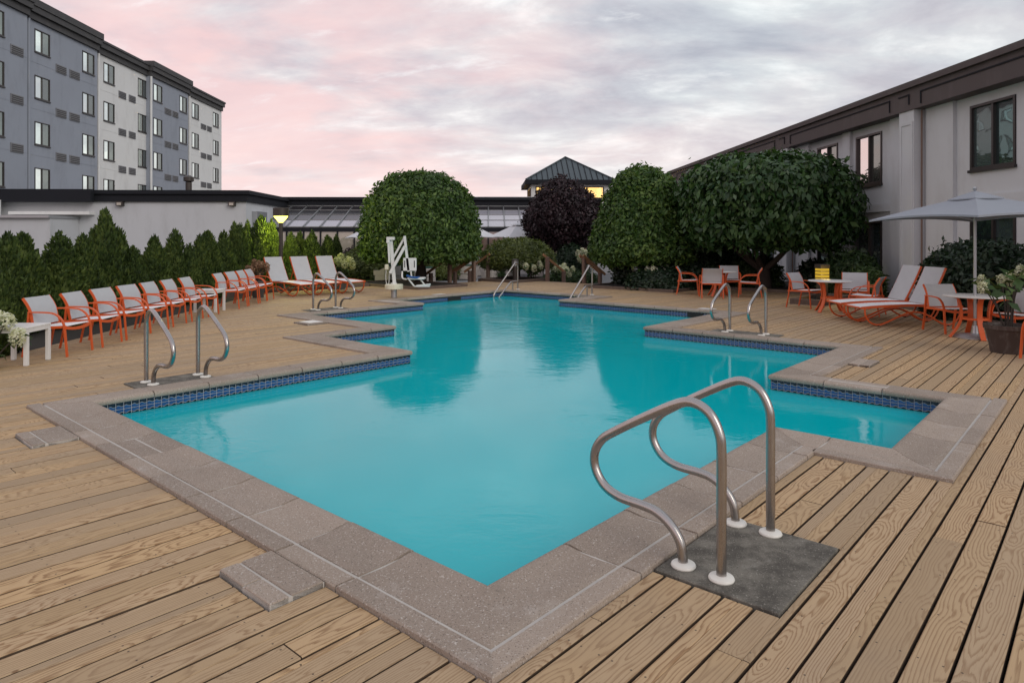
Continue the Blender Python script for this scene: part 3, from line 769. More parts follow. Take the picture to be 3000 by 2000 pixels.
for (a, b, z0, z1, pn) in wins:
    window_on(rb, None, CW, a + 0.005, b - 0.005, z0 + 0.005, z1 - 0.005, -1, pn)
for (p0, p1) in bays:
    # raised wall panel beside each pilaster, spandrel ledge, pilaster with recessed panel
    MB().box(CW - 0.10, CW - 0.002, p0 + 0.66, p0 + 1.55, -0.41, 5.05).build('wall_panel', 'stucco_white', rb)
    MB().box(CW - 0.10, CW - 0.002, p1 - 1.12, p1 - 0.05, -0.41, 5.05).build('wall_panel', 'stucco_white', rb)
    if p0 > 11: MB().box(CW - 0.10, CW - 0.002, p0 + 3.75, p0 + 4.2, -0.41, 5.05).build('wall_panel', 'stucco_white', rb)
    MB().box(CW - 0.07, CW - 0.002, p0 + 1.56, p1 - 1.13 if p0 < 11 else p0 + 3.74, 2.42, 2.66).build('spandrel_ledge', 'stucco_white', rb)
    pl = MB(); pl.box(CW - 0.38, CW - 0.003, p0, p0 + 0.65, -0.41, 5.05)
    pil = pl.build('pilaster', 'stucco_white', rb)
    mm = MB(); mm.box(CW - 0.40, CW - 0.379, p0 + 0.04, p0 + 0.12, 0.2, 4.75); mm.box(CW - 0.40, CW - 0.379, p0 + 0.53, p0 + 0.61, 0.2, 4.75); mm.box(CW - 0.40, CW - 0.379, p0 + 0.121, p0 + 0.529, 4.67, 4.75)
    mm.build('moulding', 'stucco_white', pil)
    MB().tube([(CW - 0.2, p0 - 0.05, -0.3), (CW - 0.2, p0 - 0.05, 5.03)], 0.022, 8).build('downpipe', 'post_wood', rb)
f = MB(); f.box(CW - 0.42, CW + 0.5, 8.0, 42.3, 5.051, 5.62); fas = f.build('fascia', 'brown_fascia', rb)
MB().box(CW - 0.52, CW + 0.5, 7.95, 42.4, 5.621, 5.78).build('roof_cap', 'brown_fascia', fas)
for (p0, p1) in bays:
    t = MB(); x0, x1 = CW - 0.445, CW - 0.419
    t.box(x0, x1, p0 + 1.0, p1 - 0.35, 5.44, 5.475); t.box(x0, x1, p0 + 1.0, p0 + 1.035, 5.14, 5.439); t.box(x0, x1, p1 - 0.385, p1 - 0.35, 5.14, 5.439)
    t.box(x0, x1, p0 + 0.12, p0 + 0.6, 5.44, 5.475); t.box(x0, x1, p0 + 0.12, p0 + 0.155, 5.2, 5.439)
    t.build('fascia_moulding', 'dark_fascia', fas)
MB().box(CW - 0.05, CW - 0.001, 18.95, 19.35, 0.28, 0.62).build('vent_panel', 'stucco_grey', rb)
for k in range(6): MB().box(CW - 0.075, CW - 0.051, 18.98, 19.32, 0.31 + k * 0.05, 0.335 + k * 0.05).build('vent_slat', 'grille', rb)

# --- five-storey block behind on the left
lb = thing('hotel_tower', 'five-storey hotel block striped blue-grey and white with dark cornice', 'building', (0, 0, 0), BROT)
CL = -28.0
def bcol(x, c=CL): t_ = (x - 1500) / FPX; return c / (t_ * math.cos(BROT) + math.sin(BROT)) * (math.cos(BROT) - t_ * math.sin(BROT))
cols = [(-40, 12), (101, 146), (241, 276), (303, 335), (404, 431), (449, 475), (526, 547), (562, 582), (624, 640)]
sects = [(-300, 80, 'stucco_blue', 0.55), (80, 285, 'stucco_blue', 0.30), (285, 439, 'stucco_cream', 0.0), (439, 551, 'stucco_blue', 0.30), (551, 649, 'stucco_cream', 0.0)]
for (xa, xb, mt, pr) in sects:
    c = CL + pr; b0, b1 = bcol(xa, c), bcol(xb, c)
    hs = []; ws = []
    for (wa, wb) in cols:
        if not (xa - 5 < (wa + wb) / 2 < xb + 5): continue
        ba, bb = bcol(wa, c), bcol(wb, c)
        for r in range(4):
            zt = 14.42 - 2.825 * r; hs.append((ba, bb, zt - 1.42, zt)); ws.append((ba, bb, zt - 1.42, zt))
    wall_with_holes(c - 0.3, c, b0, b1 - 0.003, 1.0, 14.85, hs).build('wall', mt, lb)
    for (ba, bb, z0, z1) in ws:
        window_on(lb, None, c, ba + 0.01, bb - 0.01, z0 + 0.01, z1 - 0.01, 1, ('glass_mirror', 'glass_half'), bar=0.05, deep=0.07)
    top = 16.05 if pr > 0 else 15.78
    k = MB(); k.box(c - 0.4, c + 0.16, b0 - 0.05, b1 + 0.02, 14.851, 15.25); k.build('cornice', 'cornice_grey', lb)
    k = MB(); k.box(c - 0.4, c + 0.34, b0 - 0.12, b1 + 0.06, 15.251, 15.62); k.box(c - 0.4, c + 0.42, b0 - 0.16, b1 + 0.1, 15.621, top); k.build('cornice_cap', 'cornice_grey', lb)
    for zj in (12.35, 9.52, 6.7):
        MB().box(c + 0.001, c + 0.012, b0 + 0.03, b1 - 0.03, zj - 0.022, zj + 0.022).build('joint_line', 'cornice_grey' if False else mt, lb)
for (xa, xb) in ((30, 67), (163, 193), (203, 232), (347, 368), (377, 396), (482, 501), (505, 521), (588, 603), (606, 619)):
    pr = [s_[3] for s_ in sects if s_[0] <= xa < s_[1]][0]; c = CL + pr; b0, b1 = bcol(xa, c), bcol(xb, c)
    for r in range(4):
        zt = 12.35 - 2.825 * r
        gr = MB().box(c + 0.002, c + 0.05, b0, b1, zt - 0.1, zt + 0.42).build('air_grille', 'grille', lb)
        sl = MB()
        for k in range(4): sl.box(c + 0.051, c + 0.075, b0 + 0.05, b1 - 0.05, zt - 0.05 + k * 0.115, zt - 0.0 + k * 0.115)
        sl.build('louvre', 'cornice_grey', gr)
for xa in (80, 285, 439, 551):
    pr = [s_[3] for s_ in sects if s_[0] == xa][0]; cp = CL + pr + 0.12; b0 = bcol(xa + 4, cp); MB().tube([(cp, b0, 1.0), (cp, b0, 14.8)], 0.09, 8).build('downpipe', 'stucco_blue' if xa < 100 else 'stucco_cream', lb)
MB().box(CL - 14, CL - 0.301, bcol(-300), bcol(649) - 0.01, 1.0, 14.9).build('building_core', 'stucco_cream', lb)
MB().box(CL - 14, CL - 0.41, bcol(-300), bcol(649), 14.91, 15.5).build('roof', 'cornice_grey', lb)

# --- low wing in front of it
wb = thing('low_wing', 'single-storey grey stucco wing with black roof band behind the hedge', 'building', (0, 0, 0), BROT)
def cx(x, b): t_ = (x - 1500) / FPX; D_ = b / (math.cos(BROT) - t_ * math.sin(BROT)); return D_ * (t_ * math.cos(BROT) + math.sin(BROT))
BL = 35.4
c_r = cx(725, BL); c_l = cx(-400, BL)
MB().box(c_l, c_r - 0.12, BL + 0.12, BL + 9.0, -0.41, 3.50).build('wall', 'stucco_grey', wb)
MB().box(c_l, c_r, BL - 0.02, BL + 7.5, 3.501, 3.88).build('fascia', 'dark_fascia', wb)
MB().box(c_l, c_r + 0.12, BL - 0.14, BL + 7.5, 3.881, 4.08).build('roof_cap', 'dark_fascia', wb)
MB().box(c_l, cx(280, BL), BL - 0.45, BL - 0.141, 3.46, 4.10).build('fascia', 'dark_fascia', wb)
MB().box(cx(40, BL), cx(275, BL), BL - 0.40, BL + 0.119, 2.82, 2.98).build('ledge', 'stucco_cream', wb)
MB().box(c_l, cx(154, BL - 2), BL - 2.2, BL + 0.10, -0.41, 2.60).build('annex', 'stucco_grey', wb)
MB().box(c_l, cx(158, BL - 2), BL - 2.4, BL + 0.10, 2.601, 2.72).build('annex_roof', 'galvanized', wb)
MB().box(cx(-60, BL), cx(22, BL), BL - 0.9, BL - 0.46, 2.721, 3.55).build('parapet_block', 'stucco_cream', wb)
for px_ in (352, 680):
    fl = MB().box(cx(px_, BL) - 0.16, cx(px_, BL) + 0.16, BL - 0.12, BL + 0.119, 3.28, 3.50).build('floodlight', 'lamp_bronze', wb)
    MB().box(cx(px_, BL) - 0.11, cx(px_, BL) + 0.11, BL - 0.14, BL - 0.121, 3.31, 3.44).build('lens', 'glass_blind', fl)
MB().box(c_r - 0.119, c_r + 0.16, BL + 1.0, BL + 2.6, 1.75, 3.05).build('meter_cabinet', 'galvanized', wb)
MB().box(c_r - 0.119, c_r + 0.1, BL + 1.3, BL + 1.7, -0.2, 1.749).build('conduit', 'galvanized', wb)
vp = MB(); vp.lathe([(0.16, 0), (0.16, 0.55), (0.13, 0.56)], 12, (cx(553, BL + 1.5), BL + 1.5, 4.05)); vp.lathe([(0.14, 0.57), (0.26, 0.62), (0.26, 0.82), (0.1, 0.92)], 12, (cx(553, BL + 1.5), BL + 1.5, 4.05)); vp.build('roof_vent', 'lamp_bronze', wb, True)

# --- glazed conservatory wing at the back
gb = thing('skylit_wing', 'single-storey wing with sloped glass skylight roof at the back of the courtyard', 'building', (0, 0, 0), BROT)
BG = 38.0; BT = 42.4
cl, cr = cx(690, BG), cx(1800, BG)
MB().box(cl, cr, BG, BG + 0.25, -0.41, 0.60).build('base_wall', 'stucco_cream', gb)
MB().box(cl, cr, BG - 0.03, BG + 0.2, 0.601, 0.78).build('sill_beam', 'dark_fascia', gb)
MB().box(cl, cr, BG - 0.03, BG + 0.2, 1.99, 2.22).build('head_beam', 'dark_fascia', gb)
MB().box(cl, cr, BT, BT + 0.5, 3.55, 3.98).build('fascia', 'dark_fascia', gb)
MB().box(cl, cr, BT - 0.15, BT + 8, 3.981, 4.16).build('roof_cap', 'dark_fascia', gb)
MB().box(cx(1310, 46), cx(1700, 46), 46, 46.4, 4.161, 4.42).build('parapet', 'galvanized', gb)
MB().box(cl, cr, BT + 0.501, BT + 8, -0.41, 3.9).build('building_core', 'dark_fascia', gb)
MB().box(cl, cr, BG + 0.6, BG + 0.7, -0.3, 2.15).build('inner_curtain', 'window_frame', gb)
pw = 0.925; n = int((cr - cl) / pw)
slope = (3.62 - 2.26) / (BT - BG)
for k in range(n):
    x0, x1 = cl + k * pw, cl + (k + 1) * pw
    mul = MB(); mul.box(x0 - 0.035, x0 + 0.035, BG - 0.04, BG + 0.16, 0.781, 1.989); mul.build('window_post', 'dark_fascia', gb)
    mt = 'glass_rose' if k in (14, 15, 20) else 'glass_blind'
    MB().box(x0 + 0.035, x1 - 0.035, BG + 0.05, BG + 0.07, 0.781, 1.989).build('pane', mt, gb)
    MB().bar([(x0, BG - 0.1, 2.26), (x0, BT, 3.62)], 0.06, 0.09).build('rafter', 'mullion', gb)
    for r in range(4):
        f0, f1 = (0, 0.30, 0.56, 0.78, 1.0)[r], (0, 0.30, 0.56, 0.78, 1.0)[r + 1]
        pale = r == 0 or (k >= 8 and r == 1) or (k >= 11 and r == 2)
        ya, yb = BG + (BT - BG) * f0 + 0.03, BG + (BT - BG) * f1 - 0.03
        za, zb = 2.26 + (ya - BG) * slope, 2.26 + (yb - BG) * slope
        MB().add([(x0 + .03, ya, za), (x1 - .03, ya, za), (x1 - .03, yb, zb), (x0 + .03, yb, zb), (x0 + .03, ya, za - .02), (x1 - .03, ya, za - .02), (x1 - .03, yb, zb - .02), (x0 + .03, yb, zb - .02)],
                 [(0, 1, 2, 3), (7, 6, 5, 4), (0, 4, 5, 1), (1, 5, 6, 2), (2, 6, 7, 3), (3, 7, 4, 0)]).build('skylight_pane', 'skylight_pale' if pale else 'skylight_dark', gb)
for f in (0.30, 0.56, 0.78, 1.0, 0.0):
    y = BG + (BT - BG) * f; MB().box(cl, cr, y - 0.03, y + 0.03, 2.26 + (y - BG) * slope - 0.03, 2.26 + (y - BG) * slope + 0.025).build('purlin', 'mullion', gb)
# side of the skylight where it dies into the low wing
# --- rear link wall with doors to the right of it
kb = thing('rear_entrance', 'pale rear wall with dark glass doors beyond the grey patio', 'building', (0, 0, 0), BROT)
BK = 52.0
MB().box(cx(1560, BK), cx(2500, BK), BK, BK + 6, -0.41, 4.3).build('wall', 'stucco_cream', kb)
for x in (1725, 1775):
    d0 = cx(x - 20, BK); d = MB().box(d0, d0 + 1.25, BK - 0.08, BK - 0.001, -0.3, 1.45).build('door', 'mullion', kb)
    MB().box(d0 + 0.1, d0 + 1.15, BK - 0.1, BK - 0.081, 0.2, 1.35).build('pane', 'glass_dark', d)
MB().box(cx(1740, BK - .6), cx(1800, BK - .6), BK - 0.7, BK - 0.2, -0.34, -0.1).build('bench_step', 'window_frame', kb)

# --- roof lantern (cupola)
cu = thing('roof_lantern', 'square lantern tower with lit yellow windows under a dark green pyramid roof', 'building', (0, 0, 0), BROT)
BC = 50.0; c0, c1 = cx(1541, BC), cx(1801, BC); cm = (c0 + c1) / 2; hw = (c1 - c0) / 2
ze = zat(526, BC); za = 7.95
yb0, yb1 = BC, BC + 2 * hw
rf = MB(); rf.add([(c0, yb0, ze), (c1, yb0, ze), (c1, yb1, ze), (c0, yb1, ze), (cm, (yb0 + yb1) / 2, za)], [(0, 1, 4), (1, 2, 4), (2, 3, 4), (3, 0, 4), (3, 2, 1, 0)])
roof = rf.build('roof', 'roof_metal', cu)
ap = Vector((cm, (yb0 + yb1) / 2, za))
for k in range(1, 16):      # standing seams on the two faces in view
    t = k / 16; base = Vector((c0 + (c1 - c0) * t, yb0, ze)); u = min(t, 1 - t) * 2
    top = Vector((base.x, yb0 + (ap.y - yb0) * u, ze + (za - ze) * u))
    MB().bar([base + Vector((0, -0.01, 0.02)), top + Vector((0, -0.01, 0.02))], 0.04, 0.07).build('seam', 'dark_fascia', roof)
for p_ in ((c0, yb0), (c1, yb0), (c0, yb1)):
    MB().bar([(p_[0], p_[1], ze + 0.03), tuple(ap + Vector((0, 0, 0.03)))], 0.12, 0.08, (1, 1, 0) if p_[0] > cm else (1, -1, 0)).build('ridge_cap', 'roof_metal', roof)
MB().box(c0 - 0.05, c1 + 0.05, yb0 - 0.05, yb1 + 0.05, ze - 0.32, ze - 0.001).build('fascia', 'dark_fascia', cu)
i0, i1, j0, j1 = c0 + 0.42, c1 - 0.42, yb0 + 0.42, yb1 - 0.42
zt = ze - 0.321; zb_ = zt - 1.22
lw = MB(); lw.box(i0, i1, j0, j0 + 0.2, -0.41, zb_); lw.box(i0, i1, j1 - 0.2, j1, -0.41, zt); lw.box(i0, i0 + 0.2, j0 + 0.201, j1 - 0.201, -0.41, zb_); lw.box(i1 - 0.2, i1, j0 + 0.201, j1 - 0.201, -0.41, zt)
lw.box(i0, i1, j0, j0 + 0.2, zt - 0.15, zt); lw.box(i0, i0 + 0.2, j0 + 0.201, j1 - 0.201, zt - 0.15, zt)
lw.box(i0, i0 + 0.35, j0, j0 + 0.2, zb_, zt - 0.15); lw.box(i1 - 0.35, i1, j0, j0 + 0.2, zb_, zt - 0.15); lw.box(i0, i0 + 0.2, j0 + 0.201, j0 + 0.6, zb_, zt - 0.15); lw.box(i0, i0 + 0.2, j1 - 0.7, j1 - 0.201, zb_, zt - 0.15)
lw.build('wall', 'stucco_cream', cu)
for k in range(5):
    x = i0 + 0.35 + (i1 - i0 - 0.7) * k / 4; MB().box(x - 0.04, x + 0.04, j0 - 0.02, j0 + 0.1, zb_ + 0.071, zt - 0.221).build('window_post', 'window_frame', cu)
MB().box(i0 + 0.31, i1 - 0.31, j0 - 0.02, j0 + 0.1, zb_, zb_ + 0.07).build('window_rail', 'window_frame', cu)
MB().box(i0 + 0.31, i1 - 0.31, j0 - 0.02, j0 + 0.1, zt - 0.22, zt - 0.15).build('window_rail', 'window_frame', cu)
for k in range(4):
    y = j0 + 0.6 + (j1 - j0 - 1.3) * k / 3; MB().box(i0 - 0.02, i0 + 0.1, y - 0.04, y + 0.04, zb_, zt - 0.15).build('window_post', 'window_frame', cu)
for k in range(4):
    x0_, x1_ = [i0 + 0.35 + (i1 - i0 - 0.7) * q / 4 for q in (k, k + 1)]
    MB().box(x0_ + 0.041, x1_ - 0.041, j0 + 0.03, j0 + 0.045, zb_ + 0.071, zt - 0.221).build('pane', 'clear_glass', cu)
MB().box(i0 + 0.21, i1 - 0.21, j0 + 0.21, j1 - 0.21, zt - 0.06, zt - 0.03).build('lit_ceiling', 'ceiling_glow', cu)
MB().box(i0 + 0.21, i1 - 0.21, j0 + 0.21, j1 - 0.21, zb_ - 0.6, zb_ - 0.5).build('floor', 'post_wood', cu)

l_ = bpy.data.lights.new('lantern_light', 'POINT'); l_.energy = 260; l_.color = (1.0, 0.62, 0.22); l_.shadow_soft_size = 0.4
lo_ = bpy.data.objects.new('lantern_light', l_); COL.objects.link(lo_); lo_.parent = cu; lo_.location = (cm, (yb0 + yb1) / 2, zt - 0.6)
# ------------------------------------------------------------------ foliage
def lathe_sample(prof, N, rg):
    """sample N points on a lathed profile [(r,z)...], area weighted; returns points and normals"""
    pr = np.array(prof, float); a, b = pr[:-1], pr[1:]
    ln = np.hypot(*(b - a).T); ar = ln * (a[:, 0] + b[:, 0]) / 2 + 1e-6
    seg = rg.choice(len(a), N, p=ar / ar.sum()); t = rg.random(N)
    ra, rb_ = a[seg, 0], b[seg, 0]
    s = np.where(np.abs(rb_ - ra) > 1e-6, (np.sqrt(ra ** 2 + t * (rb_ ** 2 - ra ** 2)) - ra) / np.where(np.abs(rb_ - ra) > 1e-6, rb_ - ra, 1), t)
    p = a[seg] + (b[seg] - a[seg]) * s[:, None]; th = rg.uniform(0, 2 * np.pi, N)
    dr, dz = (b - a)[seg].T; nr, nz = dz / ln[seg], -dr / ln[seg]
    return np.stack([p[:, 0] * np.cos(th), p[:, 0] * np.sin(th), p[:, 1]], 1), np.stack([nr * np.cos(th), nr * np.sin(th), nz], 1)
def unit(a): return a / np.maximum(np.linalg.norm(a, axis=1, keepdims=True), 1e-9)
def leaf_quads(P, Nn, size, aspect, rg, tilt=0.7, droop=0.0, szvar=0.35):
    N = len(P); n = unit(Nn + rg.normal(0, tilt, (N, 3)))
    t = rg.normal(0, 1, (N, 3)) + np.array([0, 0, -droop]); t = unit(t - (t * n).sum(1, keepdims=True) * n); b = np.cross(n, t)
    L = size * (1 + rg.uniform(-szvar, szvar, (N, 1))); Wd = L * aspect
    v0 = P; v1 = P + t * L * 0.45 + b * Wd * 0.5 + n * L * 0.06; v2 = P + t * L - n * L * 0.10; v3 = P + t * L * 0.45 - b * Wd * 0.5 + n * L * 0.06
    return np.stack([v0, v1, v2, v3], 1).reshape(-1, 3)
def crown_mesh(name, prof, N, size, aspect, mat, seed, clumps=120, amp=0.12, crad=0.45, shell=0.18, tilt=0.7, droop=0.5, core=0.80, lobes=0.0, cz=None):
    rg = np.random.default_rng(seed)
    C, _ = lathe_sample(prof, clumps, rg)
    P, Nn = lathe_sample(prof, N, rg)
    d = np.full(N, 9.0)
    for k in range(0, clumps): d = np.minimum(d, np.linalg.norm(P - C[k], axis=1))
    bump = amp * (1 - np.clip(d / crad, 0, 1) ** 2) - amp * 0.4
    P = P + Nn * bump[:, None]
    if lobes:
        th = np.arctan2(P[:, 1], P[:, 0]); k = 1 + lobes * (np.sin(3 * th + seed) * 0.5 + np.sin(5 * th + 2.1 * seed + P[:, 2] * 1.3) * 0.5); P[:, :2] *= k[:, None]
    P = P - Nn * (rg.exponential(shell, N))[:, None] * 0.9 + Nn * ((rg.random(N) < 0.10) * np.minimum(rg.exponential(0.07, N), 0.13))[:, None]
    V = leaf_quads(P, Nn, size, aspect, rg, tilt, droop); F = np.arange(len(V)).reshape(-1, 4)
    if core:
        pr = np.array(prof); zm = pr[:, 1].mean() if cz is None else cz; n = 20; cv = []
        for r, z in prof: cv += [[r * core * math.cos(2 * math.pi * k / n), r * core * math.sin(2 * math.pi * k / n), zm + (z - zm) * core] for k in range(n)]
        cf = [[i * n + k, i * n + (k + 1) % n, (i + 1) * n + (k + 1) % n, (i + 1) * n + k] for i in range(len(prof) - 1) for k in range(n)]
        cv = np.array(cv); cv += np.random.default_rng(seed).normal(0, 0.04, cv.shape)
        F = np.vstack([F, np.array(cf) + len(V)]); V = np.vstack([V, cv])
    return np_mesh(name, V, F, mat)
def trunk_mb(h, r, spread, nlimb, top, rg, z0=0.0, lean=0.0):
    mb = MB(); mb.tube(catmull([(0, 0, z0), (0.03 * rg.normal(), 0.03 * rg.normal(), z0 + h * 0.5), (lean, 0, z0 + h)], 4), [r * (1.35 - 0.45 * i / 8) for i in range(9)], 10)
    for k in range(nlimb):
        a = 2 * math.pi * (k + rg.uniform(-.3, .3)) / nlimb; l = spread * rg.uniform(.7, 1.05); zt = top * rg.uniform(.75, 1.0)
        pts = catmull([(lean * .9, 0, z0 + h * 0.9), (lean + l * .4 * math.cos(a), l * .4 * math.sin(a), z0 + h + (zt - h) * .28), (lean + l * math.cos(a), l * math.sin(a), z0 + zt)], 4)
        m = len(pts); mb.tube(pts, [r * 0.55 * (1 - 0.75 * i / (m - 1)) for i in range(m)], 7)
    return mb
def dome(R, z0, z1, sag=0.0, p=2.2, belly=0.18, n=14):
    """gumdrop profile from a flattish underside to a round top"""
    out = [(R * 0.30, z0 + (z1 - z0) * 0.12), (R * 0.72, z0 + (z1 - z0) * 0.03), (R * 0.94, z0)]
    for i in range(n + 1):
        t = i / n; z = z0 + (z1 - z0) * (belly + (1 - belly) * t); out.append((R * max(0.01, (1 - t ** p)) ** (1 / p), z))
    out[2] = (R * 0.95, z0 + (z1 - z0) * belly * 0.35); return out

def tree(name, label, loc, prof, N, size, aspect, leaf, seed, th, tr, spread, top, cat='tree', group=None, limbs=6, lean=0.0, **kw):
    o = thing(name, label, cat, loc, random.uniform(0, 6), group)
    obj('crown', crown_mesh('crown', prof, N, size, aspect, leaf, seed, **kw), o)
    trunk_mb(th, tr, spread, limbs, top, np.random.default_rng(seed + 1), 0.0, lean).build('trunk', 'bark', o, True); return o

tree('topiary_tree', 'large green gumdrop-clipped tree in the planter behind the pool lift', atD(1232, 24.6, -0.05), dome(2.12, 0.80, 4.12, p=2.4), 24000, 0.155, 0.5, 'leaf_dome', 11, 0.9, 0.17, 1.4, 2.2,
     clumps=230, amp=0.13, crad=0.36, shell=0.16)
tree('purple_plum_tree', 'dark purple plum tree in front of the roof lantern', atD(1648, 34.0, -0.36), [(0.3, 1.5), (1.0, 1.6), (1.6, 2.1), (1.92, 2.7), (1.86, 3.2), (1.60, 3.75), (1.22, 4.2), (0.88, 4.55), (0.55, 4.8), (0.25, 4.98), (0.01, 5.02)], 20000, 0.17, 0.5, 'leaf_purple', 12,
     1.55, 0.16, 1.3, 3.4, clumps=150, amp=0.28, crad=0.5, shell=0.26, lobes=0.05, core=0.72)
tree('clipped_tree', 'bright green clipped tree with sloping sides, left of the broad-leaved tree', atD(1884, 23.2, -0.05), [(0.5, 1.0), (1.2, 0.85), (1.68, 0.95), (1.80, 1.25), (1.68, 1.75), (1.50, 2.3), (1.33, 2.85), (1.15, 3.3), (0.92, 3.7), (0.60, 3.96), (0.25, 4.1), (0.01, 4.13)], 22000, 0.155, 0.5, 'leaf_dome_right', 13,
     1.0, 0.14, 1.1, 2.2, clumps=220, amp=0.13, crad=0.36, shell=0.15)
tree('broad_leaved_tree', 'spreading dark green tree with large leaves and low branching trunk near the wing', atD(2236, 21.6, -0.05), [(0.6, 2.0), (1.4, 1.60), (2.0, 1.46), (2.42, 1.75), (2.62, 2.3), (2.64, 2.9), (2.50, 3.4), (2.15, 3.85), (1.45, 4.15), (0.7, 4.27), (0.01, 4.30)], 19000, 0.225, 0.50, 'leaf_broad', 14,
     0.75, 0.20, 2.1, 2.6, limbs=8, clumps=150, amp=0.30, crad=0.55, shell=0.30, lobes=0.055, core=0.66, droop=1.6, tilt=0.6)
tree('low_dome_shrub', 'low umbrella-shaped clipped evergreen in the middle planter', atD(1516, 27.6, -0.02), dome(1.50, 0.42, 1.66, p=2.0, belly=0.22), 9000, 0.13, 0.45, 'leaf_olive', 15, 0.5, 0.09, 1.0, 0.9, cat='shrub',
     clumps=120, amp=0.10, crad=0.3, shell=0.10, limbs=7)

def bush(name, label, loc, R, h, N, size, leaf, seed, cat='shrub', group=None, aspect=0.5, sx=1.0, sy=1.0, p=2.3, amp=0.12, droop=0.2):
    o = thing(name, label, cat, loc, 0.0, group, (sx, sy, 1))
    obj('foliage', crown_mesh('foliage', [(R * .8, 0.0), (R * .97, h * .12)] + [(R * max(.01, 1 - t ** p) ** (1 / p), h * (.2 + .8 * t)) for t in np.linspace(0, 1, 10)], N, size, aspect, leaf, seed, clumps=90, amp=amp, crad=0.3, shell=0.12, droop=droop), o)
    MB().tube([(0, 0, -0.05), (0, 0, h * .5)], 0.03, 6).build('stem', 'bark', o); return o

# arborvitae hedge on the left: a few leaf meshes shared by all the trees
def cedar_mesh(seed, R, h):
    rg = np.random.default_rng(seed)
    prof = [(R * .75, 0.02), (R * .96, h * .12), (R, h * .26), (R * .90, h * .44), (R * .72, h * .62), (R * .49, h * .78), (R * .25, h * .91), (0.01, h)]
    N = 5200; P, Nn = lathe_sample(prof, N, rg); C, Cn = lathe_sample(prof, 110, rg)
    d = np.full(N, 9.0)
    for k in range(110):
        q = P - C[k]; q[:, 2] *= 0.55; d = np.minimum(d, np.linalg.norm(q, axis=1))
    P = P + Nn * (0.10 * (1 - np.clip(d / 0.16, 0, 1) ** 2) - 0.05)[:, None] - Nn * rg.exponential(0.05, N)[:, None]
    n = unit(Nn + rg.normal(0, 0.8, (N, 3))); t = unit(np.array([0, 0, 1.0]) + Nn * 0.5 + rg.normal(0, 0.35, (N, 3))); b = unit(np.cross(n, t))
    L = rg.uniform(0.06, 0.13, (N, 1)); w = L * 0.42
    V = np.stack([P - t * L * .3, P + t * L * .25 + b * w * .6, P + t * L * .8, P + t * L * .25 - b * w * .6], 1).reshape(-1, 3); F = np.arange(len(V)).reshape(-1, 4)
    n_ = 16; cv = np.array([[r * .84 * math.cos(2 * math.pi * k / n_), r * .84 * math.sin(2 * math.pi * k / n_), z * .96] for r, z in prof for k in range(n_)])
    cf = np.array([[i * n_ + k, i * n_ + (k + 1) % n_, (i + 1) * n_ + (k + 1) % n_, (i + 1) * n_ + k] for i in range(len(prof) - 1) for k in range(n_)])
    return np_mesh('foliage', np.vstack([V, cv]), np.vstack([F, cf + len(V)]), 'leaf_cedar')
CED = [cedar_mesh(40 + k, 0.5, 2.0) for k in range(5)]
hedge = [(-30, 760, 9.6, .46), (22, 683, 11.6, .50), (66, 678, 12.2, .55), (175, 682, 12.9, .62), (245, 688, 13.6, .50), (309, 616, 14.5, .60), (352, 672, 15.0, .42), (391, 718, 15.0, .40), (452, 690, 16.2, .52),
         (512, 674, 17.2, .52), (556, 714, 17.6, .38), (586, 688, 18.4, .46), (609, 673, 19.0, .52), (655, 677, 20.0, .52), (686, 652, 21.4, .42), (703, 655, 21.0, .50), (724, 648, 22.6, .44), (764, 628, 22.8, .62),
         (796, 645, 23.4, .50), (853, 682, 24.4, .50), (878, 679, 25.4, .50), (913, 677, 25.0, .56), (960, 687, 25.8, .50), (985, 688, 26.6, .40)]
for i, (px_, py_, D, r) in enumerate(hedge):
    h = max(1.0, zat(py_, D) + 0.05)
    lab = '%s arborvitae from the near end of the conifer hedge on the left' % ORD[i].capitalize()
    if px_ == 309: lab = 'tallest pointed arborvitae in the near half of the left hedge'
    if px_ == 796: lab = 'arborvitae glowing yellow-green just left of the lit lamp post'
    o = thing('arborvitae', lab, 'conifer', atD(px_, D, -0.05), random.uniform(0, 6.28), 'arborvitae hedge along the left')
    o.scale = (r / 0.67, r / 0.67, h / 2.0)
    obj('foliage', CED[i % 5], o)
    MB().tube([(0, 0, -0.02), (0, 0, 0.9)], 0.04, 6).build('stem', 'bark', o)

# shrubs
bush('round_bush', 'big dark rounded evergreen bush behind the umbrella table', (9.66, 14.05, -0.03), 1.15, 1.58, 9000, 0.13, 'leaf_dark', 61, sx=1.0, sy=0.8, p=2.8)
bush('evergreen_bush', 'dark evergreen bush cut off by the right edge of the picture', (10.15, 12.5, -0.03), 0.85, 1.5, 5000, 0.13, 'leaf_dark', 62, p=2.6)
bush('rhododendron', 'dark rhododendron bush against the wall beside the ground-floor window', atD(2495, 19.3, -0.03), 0.75, 1.28, 4000, 0.17, 'leaf_shrub', 63, aspect=0.32)
bush('fern_bush', 'small bright green bush in front of the rhododendron by the wall', atD(2535, 18.4, -0.03), 0.45, 0.85, 2200, 0.14, 'leaf_hydrangea', 64, aspect=0.3)
bush('spiky_shrub', 'dark shrub under the broad-leaved tree, left of its trunk', atD(2215, 22.6, -0.05), 0.8, 1.15, 3500, 0.16, 'leaf_shrub', 65, aspect=0.3)
bush('shade_shrub', 'dark shrub under the broad-leaved tree, right of its trunk', atD(2395, 21.8, -0.05), 0.6, 0.95, 2500, 0.15, 'leaf_dark', 66)
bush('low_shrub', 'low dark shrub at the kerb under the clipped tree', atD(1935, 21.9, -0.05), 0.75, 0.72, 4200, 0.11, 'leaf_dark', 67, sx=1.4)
bush('low_bush', 'low dark bush behind the left dining set', atD(2040, 22.6, -0.05), 0.7, 0.95, 3600, 0.12, 'leaf_dark', 68, sx=1.3)
